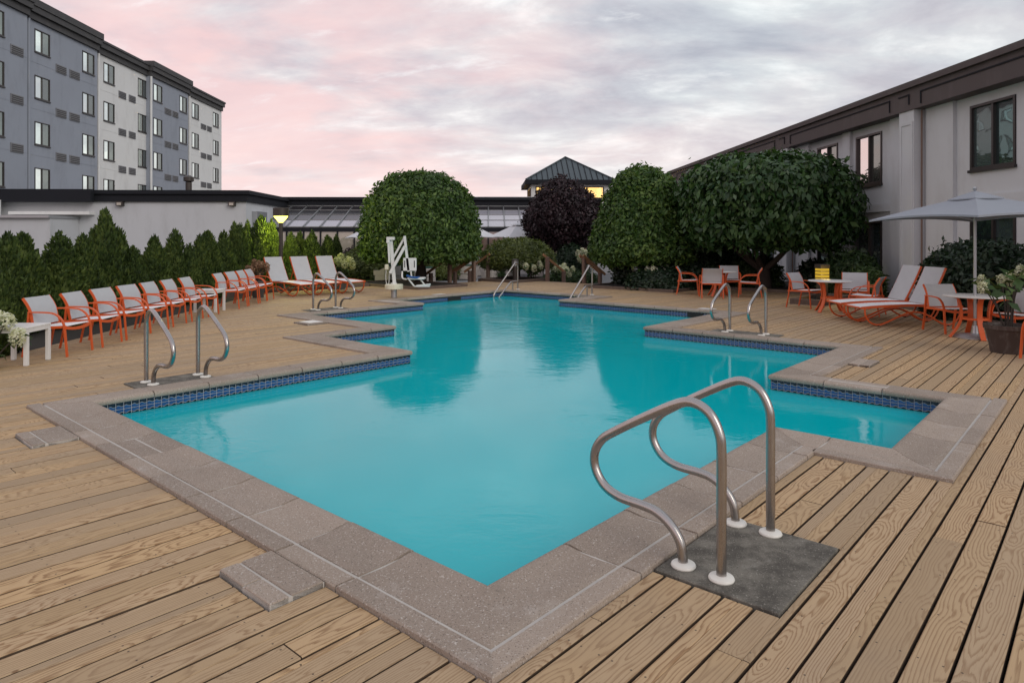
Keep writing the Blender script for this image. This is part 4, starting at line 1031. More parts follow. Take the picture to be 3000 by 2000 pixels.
bush('understory_bush', 'black-green bush filling the gap under the clipped tree', atD(1905, 24.0, -0.05), 1.0, 1.3, 4200, 0.13, 'leaf_dark', 69, sx=1.3)
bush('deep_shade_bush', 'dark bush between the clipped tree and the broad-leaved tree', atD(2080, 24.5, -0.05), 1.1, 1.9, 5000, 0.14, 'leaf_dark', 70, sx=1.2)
bush('yew_bush', 'dark bush at the foot of the purple plum tree', atD(1668, 32.8, -0.36), 0.75, 1.75, 4200, 0.13, 'leaf_dark', 71)
bush('creeping_juniper', 'low spreading green juniper below the purple plum tree', atD(1672, 30.5, -0.36), 0.95, 0.5, 3000, 0.11, 'leaf_shrub', 72, sx=1.3)
bush('garden_bush', 'rounded olive-green bush on the lawn behind the pool lift', atD(1108, 30.5, -0.16), 1.25, 1.45, 6000, 0.12, 'leaf_olive', 73, sx=1.35, p=2.6)
bush('purple_barberry', 'dark red-brown bush beside the garden bush on the lawn', atD(1040, 30.8, -0.16), 0.8, 1.35, 3600, 0.11, 'leaf_purple', 74)
bush('brown_leaf_bush', 'brownish bush against the white base wall right of the topiary trunk', atD(1292, 32.6, -0.35), 0.95, 1.45, 3800, 0.11, 'leaf_olive', 75)
bush('ball_shrub', 'small round green shrub seen through the pool lift frame', atD(1180, 28.5, -0.16), 0.42, 0.85, 2200, 0.08, 'leaf_shrub', 76)
bush('boxwood_ball', 'round boxwood ball behind the left wooden stair railing', atD(1454, 33.5, -0.35), 0.42, 0.88, 2400, 0.07, 'leaf_shrub', 77)
# ------------------------------------------------------------------ planters, stairs, kerbs
def planter(label, u0, u1, v0, v1, h=0.09, sides='nesw', z0=-0.38, soil=0.05, name='planter_bed'):
    p = thing(name, label, 'planter', W(u0, v0), UVROT); du, dv, t = u1 - u0, v1 - v0, 0.09
    if 's' in sides: MB().box(0, du, 0, t, z0, h, 0.008).build('kerb_board', 'kerb_wood', p)
    if 'n' in sides: MB().box(0, du, dv - t, dv, z0, h, 0.008).build('kerb_board', 'kerb_wood', p)
    if 'w' in sides: MB().box(0, t, t + .002, dv - t - .002, z0, h, 0.008).build('kerb_board', 'kerb_wood', p)
    if 'e' in sides: MB().box(du - t, du, t + .002, dv - t - .002, z0, h, 0.008).build('kerb_board', 'kerb_wood', p)
    n = 14; mb = MB(); rg = np.random.default_rng(int(u0 * 100))
    vs = [(t + (du - 2 * t) * i / n, t + (dv - 2 * t) * j / n, soil + float(rg.normal(0, .012))) for i in range(n + 1) for j in range(n + 1)]
    mb.add(vs, [(i * (n + 1) + j, (i + 1) * (n + 1) + j, (i + 1) * (n + 1) + j + 1, i * (n + 1) + j + 1) for i in range(n) for j in range(n)])
    mb.build('soil', 'soil', p, True); return p
planter('timber-edged soil bed around the gumdrop topiary tree', 14.25, 16.45, 16.6, 20.4)
planter('square timber-edged soil bed in the middle between the two stairs', 18.78, 20.7, 16.5, 18.4, 0.10)
planter('timber-edged bed under the bright green clipped tree', 18.6, 24.5, 10.0, 13.3)
planter('long timber-edged bed under the broad-leaved tree', 20.85, 25.0, 3.6, 9.95)
planter('small box-edged bed holding the lit bollard lamp', 17.42, 19.7, 5.3, 6.15, 0.14)
k = MB().box(9.2, 14.2, 19.1, 19.24, -0.38, 0.10, 0.008).build('edging_board', 'kerb_wood', None, rotz=UVROT); tag(k, 'low timber edging board behind the three white loungers', 'edging')
k = MB().box(9.66, 9.76, 3.0, 17.4, -0.38, 0.07, 0.008).build('edging_board', 'kerb_wood', None, rotz=BROT); tag(k, 'timber edging board along the wing at the right deck edge', 'edging')

def railing(label, base, direction, run=1.02, two=False):
    """wooden stair railing; base in pool frame, direction 'u' or 'v'"""
    r = thing('stair_railing', label, 'railing', W(*base), UVROT + (0 if direction == 'u' else math.pi / 2), 'wooden stair railings')
    MB().box(-0.06, 0.06, -0.06, 0.06, -0.36, 0.93, 0.006).build('tall_post', 'post_wood', r)
    MB().box(run - 0.06, run + 0.06, -0.06, 0.06, -0.36, 0.34, 0.006).build('short_post', 'post_wood', r)
    for s in ((-1, 1) if two else (1,)):
        MB().bar([(-0.16, 0.082 * s, 1.02), (run + 0.22, 0.082 * s, 0.28)], 0.04, 0.09, (0, 1, 0)).build('handrail', 'rail_wood', r)
    return r
railing('wooden stair railing nearest the pool lift, left of the low dome shrub', (17.06, 18.15), 'v')
railing('double-railed wooden stair railing in the middle of the left stairs', (18.35, 18.2), 'v', two=True)
railing('wooden stair railing at the right end of the left stairs, beside the middle planter', (19.4, 18.45), 'v')
railing('wooden stair railing just right of the middle planter', (20.3, 16.2), 'u')
railing('double-railed wooden stair railing beside the far right pool handrail', (20.3, 14.5), 'u', two=True)
for (lab, r0) in (('wooden steps going down to the patio on the left', ('v', 16.5, 19.6, 18.22)), ('wooden steps going down to the patio on the right', ('u', 13.6, 16.4, 20.32))):
    st = thing('patio_steps', lab, 'stairs', (0, 0, 0), UVROT)
    for k in range(2):
        a, b, c = r0[1:]; lo, hi = c + 0.32 * k, c + 0.32 * (k + 1) - 0.01; z = -0.12 * (k + 1)
        (MB().box(a, b, lo, hi, -0.40, z) if r0[0] == 'v' else MB().box(lo, hi, a, b, -0.40, z)).build('tread', 'kerb_wood', st)

# ------------------------------------------------------------------ stainless handrails
RP = [(0, 0.0), (0, 0.32), (0, 0.60), (0.012, 0.70), (0.06, 0.785), (0.14, 0.825), (0.225, 0.81), (0.40, 0.718), (0.60, 0.60), (0.69, 0.535), (0.735, 0.455), (0.73, 0.37), (0.67, 0.29), (0.57, 0.252), (0.44, 0.245), (0.35, 0.232), (0.27, 0.185), (0.215, 0.11), (0.20, 0.0)]
rail_mesh = MB().tube(catmull([(0, -s, z) for s, z in RP], 5), 0.0245, 14).mesh('rail_tube', 'steel', True)
fl_mesh = MB().lathe([(0.060, 0.0), (0.062, 0.006), (0.058, 0.014), (0.040, 0.020), (0.026, 0.022)], 28).mesh('flange', 'flange_white', True)
def handrail(label, u, v, ang):
    h = thing('pool_handrail', label, 'handrail', W(u, v, 0.010), UVROT + ang, 'curved stainless pool handrails')
    obj('rail_tube', rail_mesh, h); obj('flange', fl_mesh, h, (0, 0, 0.001)); obj('flange', fl_mesh, h, (0, -0.20, 0.001)); return h
handrail('near left one of the two big curved steel handrails in the foreground', 3.125, 1.425, math.pi)
handrail('near right one of the two big curved steel handrails in the foreground', 3.785, 1.44, math.pi)
handrail('outer curved steel handrail on the left side of the pool, nearest the chairs', 3.05, 8.26, 0)
handrail('inner curved steel handrail on the left side of the pool', 3.63, 8.25, 0)
handrail('left curved steel handrail in front of the three loungers', 8.68, 13.78, 0)
handrail('right curved steel handrail in front of the three loungers', 9.28, 13.78, 0)
handrail('farther curved steel handrail on the right side of the pool', 11.57, 5.12, -math.pi / 2)
handrail('nearer curved steel handrail on the right side of the pool', 11.57, 4.48, -math.pi / 2)
SP = [(0, 0), (0, 0.40), (0, 0.74), (0.03, 0.82), (0.11, 0.85), (0.19, 0.81), (0.6, 0.42), (1.0, 0.04), (1.10, -0.09), (1.08, -0.20), (0.98, -0.23), (0.88, -0.17), (0.5, 0.15), (0.36, 0.255), (0.28, 0.28), (0.0, 0.285)]
st_mesh = MB().tube(catmull([(0, -s, z) for s, z in SP], 5), 0.024, 12).mesh('rail_tube', 'steel', True)
sp_mesh = MB().tube([(0, -0.24, 0.0), (0, -0.24, 0.28)], 0.02, 10).mesh('support', 'steel', True)
def step_rail(label, u, v):
    h = thing('step_handrail', label, 'handrail', W(u, v, 0.006), UVROT - math.pi / 2, 'steel handrails at the pool entry steps')
    obj('rail_tube', st_mesh, h); obj('support', sp_mesh, h); obj('flange', fl_mesh, h, (0, 0, 0.030)); return h
step_rail('left steel handrail at the far entry steps of the pool', 16.12, 14.05)
step_rail('right steel handrail at the far entry steps of the pool', 16.0, 11.15)

# ------------------------------------------------------------------ sling chairs, loungers, tables
def make_chair():
    c = thing('armchair', 'orange armchair', 'chair')
    seatp = [(-0.255, 0.425), (-0.23, 0.432), (-0.1, 0.420), (0.05, 0.410), (0.19, 0.405)]
    MB().strip(seatp, -0.262, 0.262, 0.008).build('seat', 'fabric_seat', c, True)
    bk = [(0.185, 0.43), (0.20, 0.50), (0.205, 0.57), (0.225, 0.65), (0.265, 0.73), (0.322, 0.815)]
    MB().strip(bk, -0.261, 0.261, 0.010).build('backrest', 'sling', c, True)
    for s in (-1, 1):
        arm = catmull([(s * .295, -.285, 0.0), (s * .295, -.265, 0.22), (s * .295, -.245, 0.42), (s * .295, -.20, .525), (s * .295, -.11, .595), (s * .295, 0.02, .615), (s * .295, .25, .618)], 4)
        MB().bar(arm, 0.034, 0.018).build('armrest', 'orange_metal', c, True)
        MB().bar([(s * .282, .335, 0.0), (s * .282, .275, .30), (s * .282, .245, .606)], 0.034, 0.020).build('leg', 'orange_metal', c)
        side = catmull([(0.17, 0.40), (0.197, 0.50), (0.207, 0.57), (0.228, 0.65), (0.268, 0.73), (0.325, 0.812)] and [(s * .270, y, z) for y, z in [(0.17, 0.395), (0.197, 0.50), (0.207, 0.57), (0.228, 0.65), (0.268, 0.73), (0.325, 0.812)]], 3)
        MB().bar([p_ + Vector((0, 0.016, -0.004)) for p_ in side], 0.016, 0.034).build('back_frame', 'orange_metal', c)
        MB().bar([(s * .272, -.255, .412), (s * .272, -.08, .405), (s * .272, .30, .395)], 0.026, 0.034).build('seat_frame', 'orange_metal', c)
    fr = catmull([(-.28, -.262, .40), (-.15, -.268, .378), (0, -.27, .370), (.15, -.268, .378), (.28, -.262, .40)], 3)
    MB().bar(fr, 0.022, 0.040, (0, 1, 0)).build('front_rail', 'orange_metal', c)
    MB().bar([(-.27, .235, .392), (.27, .235, .392)], 0.022, 0.036, (0, 1, 0)).build('rear_rail', 'orange_metal', c)
    return c
chair0 = make_chair(); used = [False]
def chair(x, y, rz, label, group=None):
    o = place(chair0, used[0], (x, y, 0.002), rz, label, None); used[0] = True
    if group: o['group'] = group
    return o
rowg = 'orange armchairs in a row along the hedge'
FX = -6.46
ds = [9.76, 10.55, 11.33, 12.12, 12.92, 13.70, 14.50, 16.15, 16.88, 17.58, 18.22]
for i, D in enumerate(ds):
    lab = 'orange armchair with grey sling, %s from the near end of the row along the hedge' % ORD[i]
    if i == 10: lab = 'orange armchair at the far end of the hedge row, beside the dried potted plant'
    chair(FX - 0.03 * (D - 9.7) + random.uniform(-.02, .02), D, face_dir(1, 0.03) + random.uniform(-.07, .07), lab, rowg)
gA, gB, gC = 'armchairs around the left dining table', 'armchairs around the middle dining table', 'armchairs around the umbrella table'
chair(5.18, 20.05, face_dir(1, -0.30), 'orange armchair at the left side of the farthest dining table', gA)
chair(5.52, 18.92, face_dir(0.18, 1), 'orange armchair turned with its back to the pool at the farthest dining table', gA)
chair(6.62, 19.05, face_dir(-0.95, 0.35), 'orange armchair at the right side of the farthest dining table', gA)
chair(6.45, 20.25, face_dir(-0.25, -1), 'orange armchair behind the farthest dining table, facing the pool', gA)
chair(6.98, 16.22, face_dir(0.62, -0.8), 'orange armchair left of the dining table by the lit bollard', gB)
chair(8.10, 16.15, face_dir(-0.5, -1), 'orange armchair behind the dining table by the lit bollard, near the wall', gB)
chair(7.62, 14.72, face_dir(-0.75, 0.65), 'orange armchair seen from behind between the bollard dining table and the right loungers', gB)
chair(7.72, 12.02, face_dir(0.05, -1), 'orange armchair behind the umbrella table, facing the camera', gC)
chair(8.22, 11.05, face_dir(-1, -0.35), 'orange armchair right of the umbrella pole, behind the flowerpot', gC)
chair(7.32, 9.15, face_dir(-0.2, 1), 'orange armchair cut off by the right edge, nearest the camera', gC)

def make_lounger(ang):
    c = thing('sun_lounger', 'lounger', 'sun lounger')
    hinge = (0.24, 0.385)
    MB().strip(catmull([(0, -0.98, .352), (0, -0.6, .375), (0, -.1, .395), (0, 0.32, .392)], 4) and [(-0.98, .345), (-0.8, .362), (-0.5, .382), (-.1, .395), (0.32, .390)], -0.30, 0.30, 0.008).build('seat', 'fabric_seat', c, True)
    ca, sa = math.cos(ang), math.sin(ang)
    bp = [(hinge[0] + 0.03 + t * ca + 0.02 * math.sin(t * 3.0), hinge[1] + 0.02 + t * sa) for t in (0, .2, .4, .6, .75)]
    MB().strip(bp, -0.298, 0.298, 0.012).build('backrest', 'sling', c, True)
    for s in (-1, 1):
        MB().bar([(s * .315, y, z) for y, z in ((-0.99, .338), (-0.8, .356), (-0.5, .374), (-.1, .386), (0.32, .378), (0.92, .355))], 0.028, 0.045).build('side_rail', 'orange_metal', c)
        MB().bar([(s * .305, y + .020, z - .010) for y, z in bp], 0.014, 0.034).build('back_frame', 'orange_metal', c)
        loop = catmull([(s * .315, y, z) for y, z in ((-0.93, .335), (-0.92, .20), (-0.83, .07), (-0.68, .022), (-0.52, .07), (-0.28, .18), (-0.08, .25), (0.12, .25), (0.32, .17), (0.50, .06), (0.64, .022), (0.78, .08), (0.86, .20), (0.88, .345))], 4)
        MB().tube(loop, 0.017, 8).build('leg_loop', 'orange_metal', c, True)
        MB().tube([(s * .22, 0.70, .345), (s * .28, hinge[0] + 0.42 * ca + .03, hinge[1] + .42 * sa - .02)], 0.011, 7).build('back_strut', 'orange_metal', c)
        for y in (-0.68, 0.64): MB().lathe([(0.022, 0), (0.022, 0.016)], 10, (s * .315, y, 0.0)).build('foot', 'rubber', c)
    for y, z in ((-0.975, .335), (0.30, .365), (0.88, .345)): MB().tube([(-.30, y, z), (.30, y, z)], 0.016, 8).build('cross_bar', 'orange_metal', c)
    MB().tube([(-.285, bp[-1][0] + .02, bp[-1][1] - .03), (.285, bp[-1][0] + .02, bp[-1][1] - .03)], 0.013, 8).build('top_bar', 'orange_metal', c)
    return c
l0 = make_lounger(math.radians(66)); gl = 'sun loungers with raised backs'
for i, (u, v_, lab) in enumerate(((10.46, 18.02, 'white sun lounger with orange frame, leftmost of the three by the lamp post'), (11.26, 17.98, 'white sun lounger with orange frame, middle of the three by the lamp post'),
                                 (12.08, 17.92, 'white sun lounger with orange frame, rightmost of the three, beside the hydrangea pot'))):
    p = W(u, v_, 0.002); place(l0, i > 0, p, UVROT + math.radians((8, 6, 4)[i]), lab, gl)
place(l0, True, (7.52, 13.10, 0.002), face_dir(-1, -0.02), 'white sun lounger on the right, the one nearer the umbrella table', gl)
place(l0, True, (7.55, 13.92, 0.002), face_dir(-1, 0.0), 'white sun lounger on the right, the one farther from the umbrella table', gl)

def side_table(loc, rz, label):
    t = thing('side_table', label, 'table', loc, rz, 'small white square side tables')
    for k in range(4): MB().box(-0.25, 0.25, -0.25 + k * 0.126, -0.25 + k * 0.126 + 0.121, 0.475, 0.50, 0.004).build('top_slat', 'table_white', t)
    ap_ = MB(); ap_.box(-.245, .245, -.245, -.225, .425, .474); ap_.box(-.245, .245, .225, .245, .425, .474); ap_.box(-.245, -.225, -.224, .224, .425, .474); ap_.box(.225, .245, -.224, .224, .425, .474)
    ap_.build('apron', 'table_white', t)
    for sx in (-1, 1):
        for sy in (-1, 1): MB().box(min(sx * .25, sx * .20), max(sx * .25, sx * .20), min(sy * .25, sy * .20), max(sy * .25, sy * .20), 0, .424, 0.004).build('leg', 'table_white', t)
side_table((-6.50, 9.02, 0.002), math.radians(3), 'white slatted square side table at the near end of the chair row')
side_table((-6.78, 15.32, 0.002), math.radians(0), 'white square side table standing in the gap of the chair row')

def round_table(loc, label, rz=0.3, h=0.70, r=0.46, group='round white tables with orange legs', hole=False):
    t = thing('dining_table', label, 'table', loc, rz, group)
    MB().lathe([(r - 0.02, h - 0.028), (r, h - 0.02), (r, h - 0.006), (r - 0.012, h), (0.01, h)], 36).build('tabletop', 'table_white', t, True)
    for k in range(4):
        a = math.pi / 2 * k + .4; cx_, sy_ = math.cos(a), math.sin(a)
        pts = catmull([(cx_ * q, sy_ * q, z) for q, z in ((.34, h - .03), (.25, h - .06), (.205, h - .2), (.20, h - .38), (.26, .16), (.37, 0.0))], 4)
        MB().bar(pts, 0.075, 0.022, (-sy_, cx_, 0)).build('leg', 'orange_metal', t)
    MB().lathe([(0.195, .30), (.205, .30), (.205, .335), (.195, .335), (.195, .30)], 24, cap=False).build('brace_ring', 'orange_metal', t); return t
round_table((5.92, 19.48, 0.002), 'round white table with orange legs in the farthest dining set')
round_table((7.12, 15.28, 0.002), 'round white table with orange legs beside the lit bollard', 0.1)
UT = (7.66, 11.30)
round_table((UT[0], UT[1], 0.002), 'round white table with orange legs under the grey umbrella', 0.9, hole=True)

def umbrella(loc, rz, label, hx, hy, zr, za, mat, pole=0.024, base=0.31, group=None, name='patio_umbrella', zb=0.0):
    t = thing(name, label, 'umbrella', loc, rz, group)
    n = 8; mb = MB(); vs = []
    cor = [(-hx, -hy), (hx, -hy), (hx, hy), (-hx, hy)]
    for k in range(4):
        (ax, ay), (bx_, by_) = cor[k], cor[(k + 1) % 4]
        grid = []
        for i in range(n + 1):
            f = i / n; row = []
            for j in range(n + 1):
                s = j / n; ex, ey = ax + (bx_ - ax) * s, ay + (by_ - ay) * s
                edge = 4 * s * (1 - s)
                q = 0.07 + 0.93 * f
                z = za - (za - zr) * (q ** 1.08) + 0.05 * edge * f * f - 0.035 * edge * math.sin(math.pi * f)
                pull = 1 - 0.035 * edge * f
                row.append((ex * q * pull, ey * q * pull, z))
            grid.append(row)
        base_i = len(vs); vs += [p for r_ in grid for p in r_]
        mb.f += [(base_i + i * (n + 1) + j, base_i + (i + 1) * (n + 1) + j, base_i + (i + 1) * (n + 1) + j + 1, base_i + i * (n + 1) + j + 1) for i in range(n) for j in range(n)]
    m0 = len(vs); F0 = list(mb.f)
    vs2 = [(x, y, z - 0.006) for x, y, z in vs]; mb.v = vs + vs2; mb.f = F0 + [tuple(i + m0 for i in reversed(f)) for f in F0]
    # valance hem
    for k in range(4):
        (ax, ay), (bx_, by_) = cor[k], cor[(k + 1) % 4]; pts = []
        for j in range(n + 1):
            s = j / n; edge = 4 * s * (1 - s); pl = 1 - 0.035 * edge; z = zr + 0.05 * edge
            pts.append(((ax + (bx_ - ax) * s) * pl, (ay + (by_ - ay) * s) * pl, z))
        b0 = len(mb.v); mb.v += [p for q in pts for p in (q, (q[0] * 1.002, q[1] * 1.002, q[2] - 0.03))]
        mb.f += [(b0 + 2 * j, b0 + 2 * j + 1, b0 + 2 * j + 3, b0 + 2 * j + 2) for j in range(n)]
    mb.build('canopy', mat, t, True)
    v_ = MB(); q = 0.24; v_.add([(-hx * q, -hy * q, za - 0.065), (hx * q, -hy * q, za - 0.065), (hx * q, hy * q, za - 0.065), (-hx * q, hy * q, za - 0.065), (0, 0, za + 0.07),
                               (-hx * q, -hy * q, za - 0.085), (hx * q, -hy * q, za - 0.085), (hx * q, hy * q, za - 0.085), (-hx * q, hy * q, za - 0.085)],
                              [(0, 1, 4), (1, 2, 4), (2, 3, 4), (3, 0, 4), (0, 5, 6, 1), (1, 6, 7, 2), (2, 7, 8, 3), (3, 8, 5, 0)]); v_.build('vent_cap', mat, t)
    MB().tube([(0, 0, zb + 0.05), (0, 0, za + 0.05)], pole, 14).build('pole', 'galvanized', t, True)
    MB().lathe([(0.012, za + .06), (0.03, za + .085), (0.032, za + .11), (0.012, za + .135)], 14).build('finial', 'galvanized', t, True)
    if base: MB().lathe([(base, zb + 0.0), (base, zb + 0.02), (base * .8, zb + 0.05), (0.06, zb + 0.075), (0.045, zb + 0.2), (0.03, zb + .2)], 32).build('base', 'galvanized', t, True)
    for (x, y) in cor:
        MB().tube([(0, 0, za - 0.09), (x * .97, y * .97, zr - 0.005)], 0.009, 6).build('rib', 'galvanized', t)
        MB().tube([(0, 0, za - 0.42), (x * .45, y * .45, za - (za - zr) * .47 - 0.03)], 0.008, 6).build('strut', 'galvanized', t)
    return t
umbrella((UT[0], UT[1], 0.002), BROT, 'grey rectangular patio umbrella standing through the table at the right', 0.98, 1.42, 1.975, 2.36, 'umbrella_grey')
gu = 'white patio umbrellas on the lower terrace'
umbrella(atD(1517, 36.0, -0.35), 0.5, 'white patio umbrella showing above the low dome shrub', 1.2, 1.2, 2.02, 2.75, 'umbrella_white', group=gu)
umbrella(atD(1374, 36.6, -0.35), 0.5, 'white patio umbrella half hidden by the right side of the topiary tree', 1.2, 1.2, 2.02, 2.75, 'umbrella_white', group=gu)
umbrella(atD(1096, 35.6, -0.35), 0.5, 'white patio umbrella half hidden by the left side of the topiary tree', 1.2, 1.2, 2.0, 2.7, 'umbrella_white', group=gu)

# ------------------------------------------------------------------ lower terrace furniture
def make_wicker():
    c = thing('wicker_chair', 'wicker', 'chair')
    MB().box(-.40, .40, -.36, .40, 0.02, .30, 0.03).build('seat_base', 'wicker', c)
    n = 12; mb = MB(); pr = []
    path = [(-.40, -.40)] + [(-.40, -.1), (-.40, .2)] + [(-.40 + .12 * (1 - math.cos(a)), .30 + .12 * math.sin(a)) for a in (0.4, 0.9, 1.4)] + [(0, .44)] + [(.40 - .12 * (1 - math.cos(a)), .30 + .12 * math.sin(a)) for a in (1.4, 0.9, 0.4)] + [(.40, .2), (.40, -.1), (.40, -.40)]
    vs = []
    for i, (x, y) in enumerate(path):
        back = max(0, min(1, (y + .1) / .4)); top = .50 + .16 * back
        for (k, z) in ((1.0, .301), (1.0, top), (.84, top), (.84, .301)): vs.append((x * k, y * k, z))
    m = len(path); mb.add(vs, [(i * 4 + j, (i + 1) * 4 + j, (i + 1) * 4 + (j + 1) % 4, i * 4 + (j + 1) % 4) for i in range(m - 1) for j in range(4)] + [(0, 3, 2, 1), tuple((m - 1) * 4 + j for j in range(4))])
    mb.build('shell', 'wicker', c, True)
    MB().box(-.32, .32, -.38, .26, .302, .42, 0.03).build('seat_cushion', 'cushion_green', c)
    MB().box(-.31, .31, .20, .345, .43, .74, 0.04).build('back_cushion', 'cushion_green', c)
    return c
wk = make_wicker(); gw = 'wicker chairs with green cushions on the lower terrace'
wp = [(1288, 33.6, (0.5, -1), 'wicker armchair with green cushions just left of the left wooden stair railing'),
      (1300, 36.2, (1, -0.6), 'wicker armchair with green cushions behind the first one, near the white base wall'),
      (1372, 32.8, (0.1, 1), 'wicker armchair with green cushions seen between the first two stair railings, near side'),
      (1395, 35.8, (-1, -0.4), 'wicker armchair with green cushions seen between the stair railings, far side'),
      (1440, 33.4, (-0.8, 0.6), 'wicker armchair with green cushions behind the short post of the third railing'),
      (1478, 35.5, (1, -0.3), 'wicker armchair with green cushions left of the dark bollard in the middle planter'),
      (1570, 35.0, (-1, 0.1), 'wicker armchair with green cushions right of the dark bollard in the middle planter'),
      (1240, 30.2, (-0.6, 0.4), 'wicker armchair with green cushions behind the topiary trunk'),
      (1136, 27.8, (-0.6, 0.4), 'low green-cushioned wicker chair seen behind the pool lift base')]
for i, (px_, D, f_, lab) in enumerate(wp): place(wk, i > 0, atD(px_, D, -0.348 if px_ > 1140 else -0.16), face_dir(*f_), lab, gw)
for (px_, D, lab) in ((1345, 34.9, 'low round white table on the terrace between the left wicker chairs'), (1376, 37.0, 'round white table on the terrace under the half-hidden umbrella'), (1519, 36.0, 'round white table on the terrace under the umbrella behind the low dome shrub')):
    t = thing('terrace_table', lab, 'table', atD(px_, D, -0.348), 0, 'round white tables on the lower terrace')
    MB().lathe([(.46, .56), (.48, .57), (.48, .60), (.01, .605)], 24).build('tabletop', 'table_white', t, True)
    MB().lathe([(.22, 0), (.22, .03), (.05, .06), (.04, .559)], 16).build('pedestal', 'wicker', t, True)
t = thing('bar_table', 'orange-legged table far off on the grey patio', 'table', atD(1805, 44.0, -0.35), 0.3)
MB().lathe([(.42, .98), (.44, 1.0), (.01, 1.02)], 20).build('tabletop', 'table_white', t, True)
for k in range(4):
    a = math.pi / 2 * k; MB().tube([(.22 * math.cos(a), .22 * math.sin(a), .97), (.16 * math.cos(a), .16 * math.sin(a), .5), (.36 * math.cos(a), .36 * math.sin(a), 0)], 0.03, 6).build('leg', 'orange_metal', t)

# ------------------------------------------------------------------ lamps
def lamp_post():
    p = atD(823, 22.2, -0.05); t = thing('lamp_post', 'dark lamp post with lit yellow cone under a drum head, rising from the hedge', 'lamp', p)
    z = zat(609, 22.2) + 0.05
    MB().tube([(0, 0, 0), (0, 0, z - 0.48)], 0.062, 14).build('post', 'lamp_bronze', t, True)
    MB().lathe([(0.24, z - 0.27), (0.25, z - 0.265), (0.25, z - 0.01), (0.24, z)], 28).build('drum_head', 'lamp_bronze', t, True)
    MB().lathe([(0.062, z - 0.48), (0.225, z - 0.272)], 28, cap=False).build('glowing_cone', 'lamp_glow', t, True)
    l = bpy.data.lights.new('lamp_light', 'POINT'); l.energy = 120; l.color = (0.95, 0.95, 0.18); l.shadow_soft_size = 0.12
    lo = bpy.data.objects.new('lamp_light', l); COL.objects.link(lo); lo.parent = t; lo.location = (-0.05, 0.32, z - 0.42)
lamp_post()
def bollard(loc, label, lit=False, h=0.75, r=0.11):
    t = thing('bollard_lamp', label, 'lamp', loc, 0.2)
    if lit:
        MB().box(-.10, .10, -.10, .10, 0, h - .33, 0.005).build('post', 'lamp_bronze', t)
        MB().box(-.12, .12, -.12, .12, h - .329, h - .05, 0.005).build('lens', 'bollard_glow', t)
        for k in range(3): MB().box(-.13, .13, -.13, .13, h - .30 + k * .085, h - .278 + k * .085).build('louvre', 'lamp_bronze', t)
        MB().box(-.135, .135, -.135, .135, h - .049, h + .06, 0.008).build('cap', 'lamp_bronze', t)
        l = bpy.data.lights.new('bollard_light', 'POINT'); l.energy = 6; l.color = (1.0, 0.72, 0.2); l.shadow_soft_size = 0.1
        lo = bpy.data.objects.new('bollard_light', l); COL.objects.link(lo); lo.parent = t; lo.location = (-0.1, -0.3, h - .2)
    else:
        MB().lathe([(r * .8, 0), (r * .8, h - .28)], 16).build('post', 'lamp_bronze', t, True)
        MB().lathe([(r * .8, h - .279), (r * 1.0, h - .25), (r * 1.0, h - .06)], 16).build('lens', 'galvanized', t, True)
        for k in range(3): MB().lathe([(r * 1.02, h - .24 + k * .06), (r * 1.08, h - .235 + k * .06), (r * 1.02, h - .225 + k * .06)], 16).build('louvre', 'lamp_bronze', t)
        MB().lathe([(r * 1.08, h - .059), (r * 1.1, h - .02), (r * .5, h + .01)], 16).build('cap', 'lamp_bronze', t, True)
bollard(W(19.3, 16.95, 0.05), 'dark round bollard lamp standing in the middle planter', False, 0.80, 0.125)
bollard(W(19.35, 11.75, 0.05), 'dark round bollard lamp with glass top under the clipped tree', False, 0.80, 0.15)
bollard(W(18.55, 5.72, 0.05), 'square bollard lamp glowing yellow beside the dining table', True, 0.86)
sg = thing('garden_stake', 'thin white speckled garden stake left of the pool lift', 'stake', atD(1128, 26.0, -0.16)); MB().tube([(0, 0, 0), (0, 0, 1.45)], 0.018, 8).build('rod', 'galvanized', sg); MB().box(-.05, .05, -.03, .03, 1.38, 1.50).build('head', 'lamp_bronze', sg)

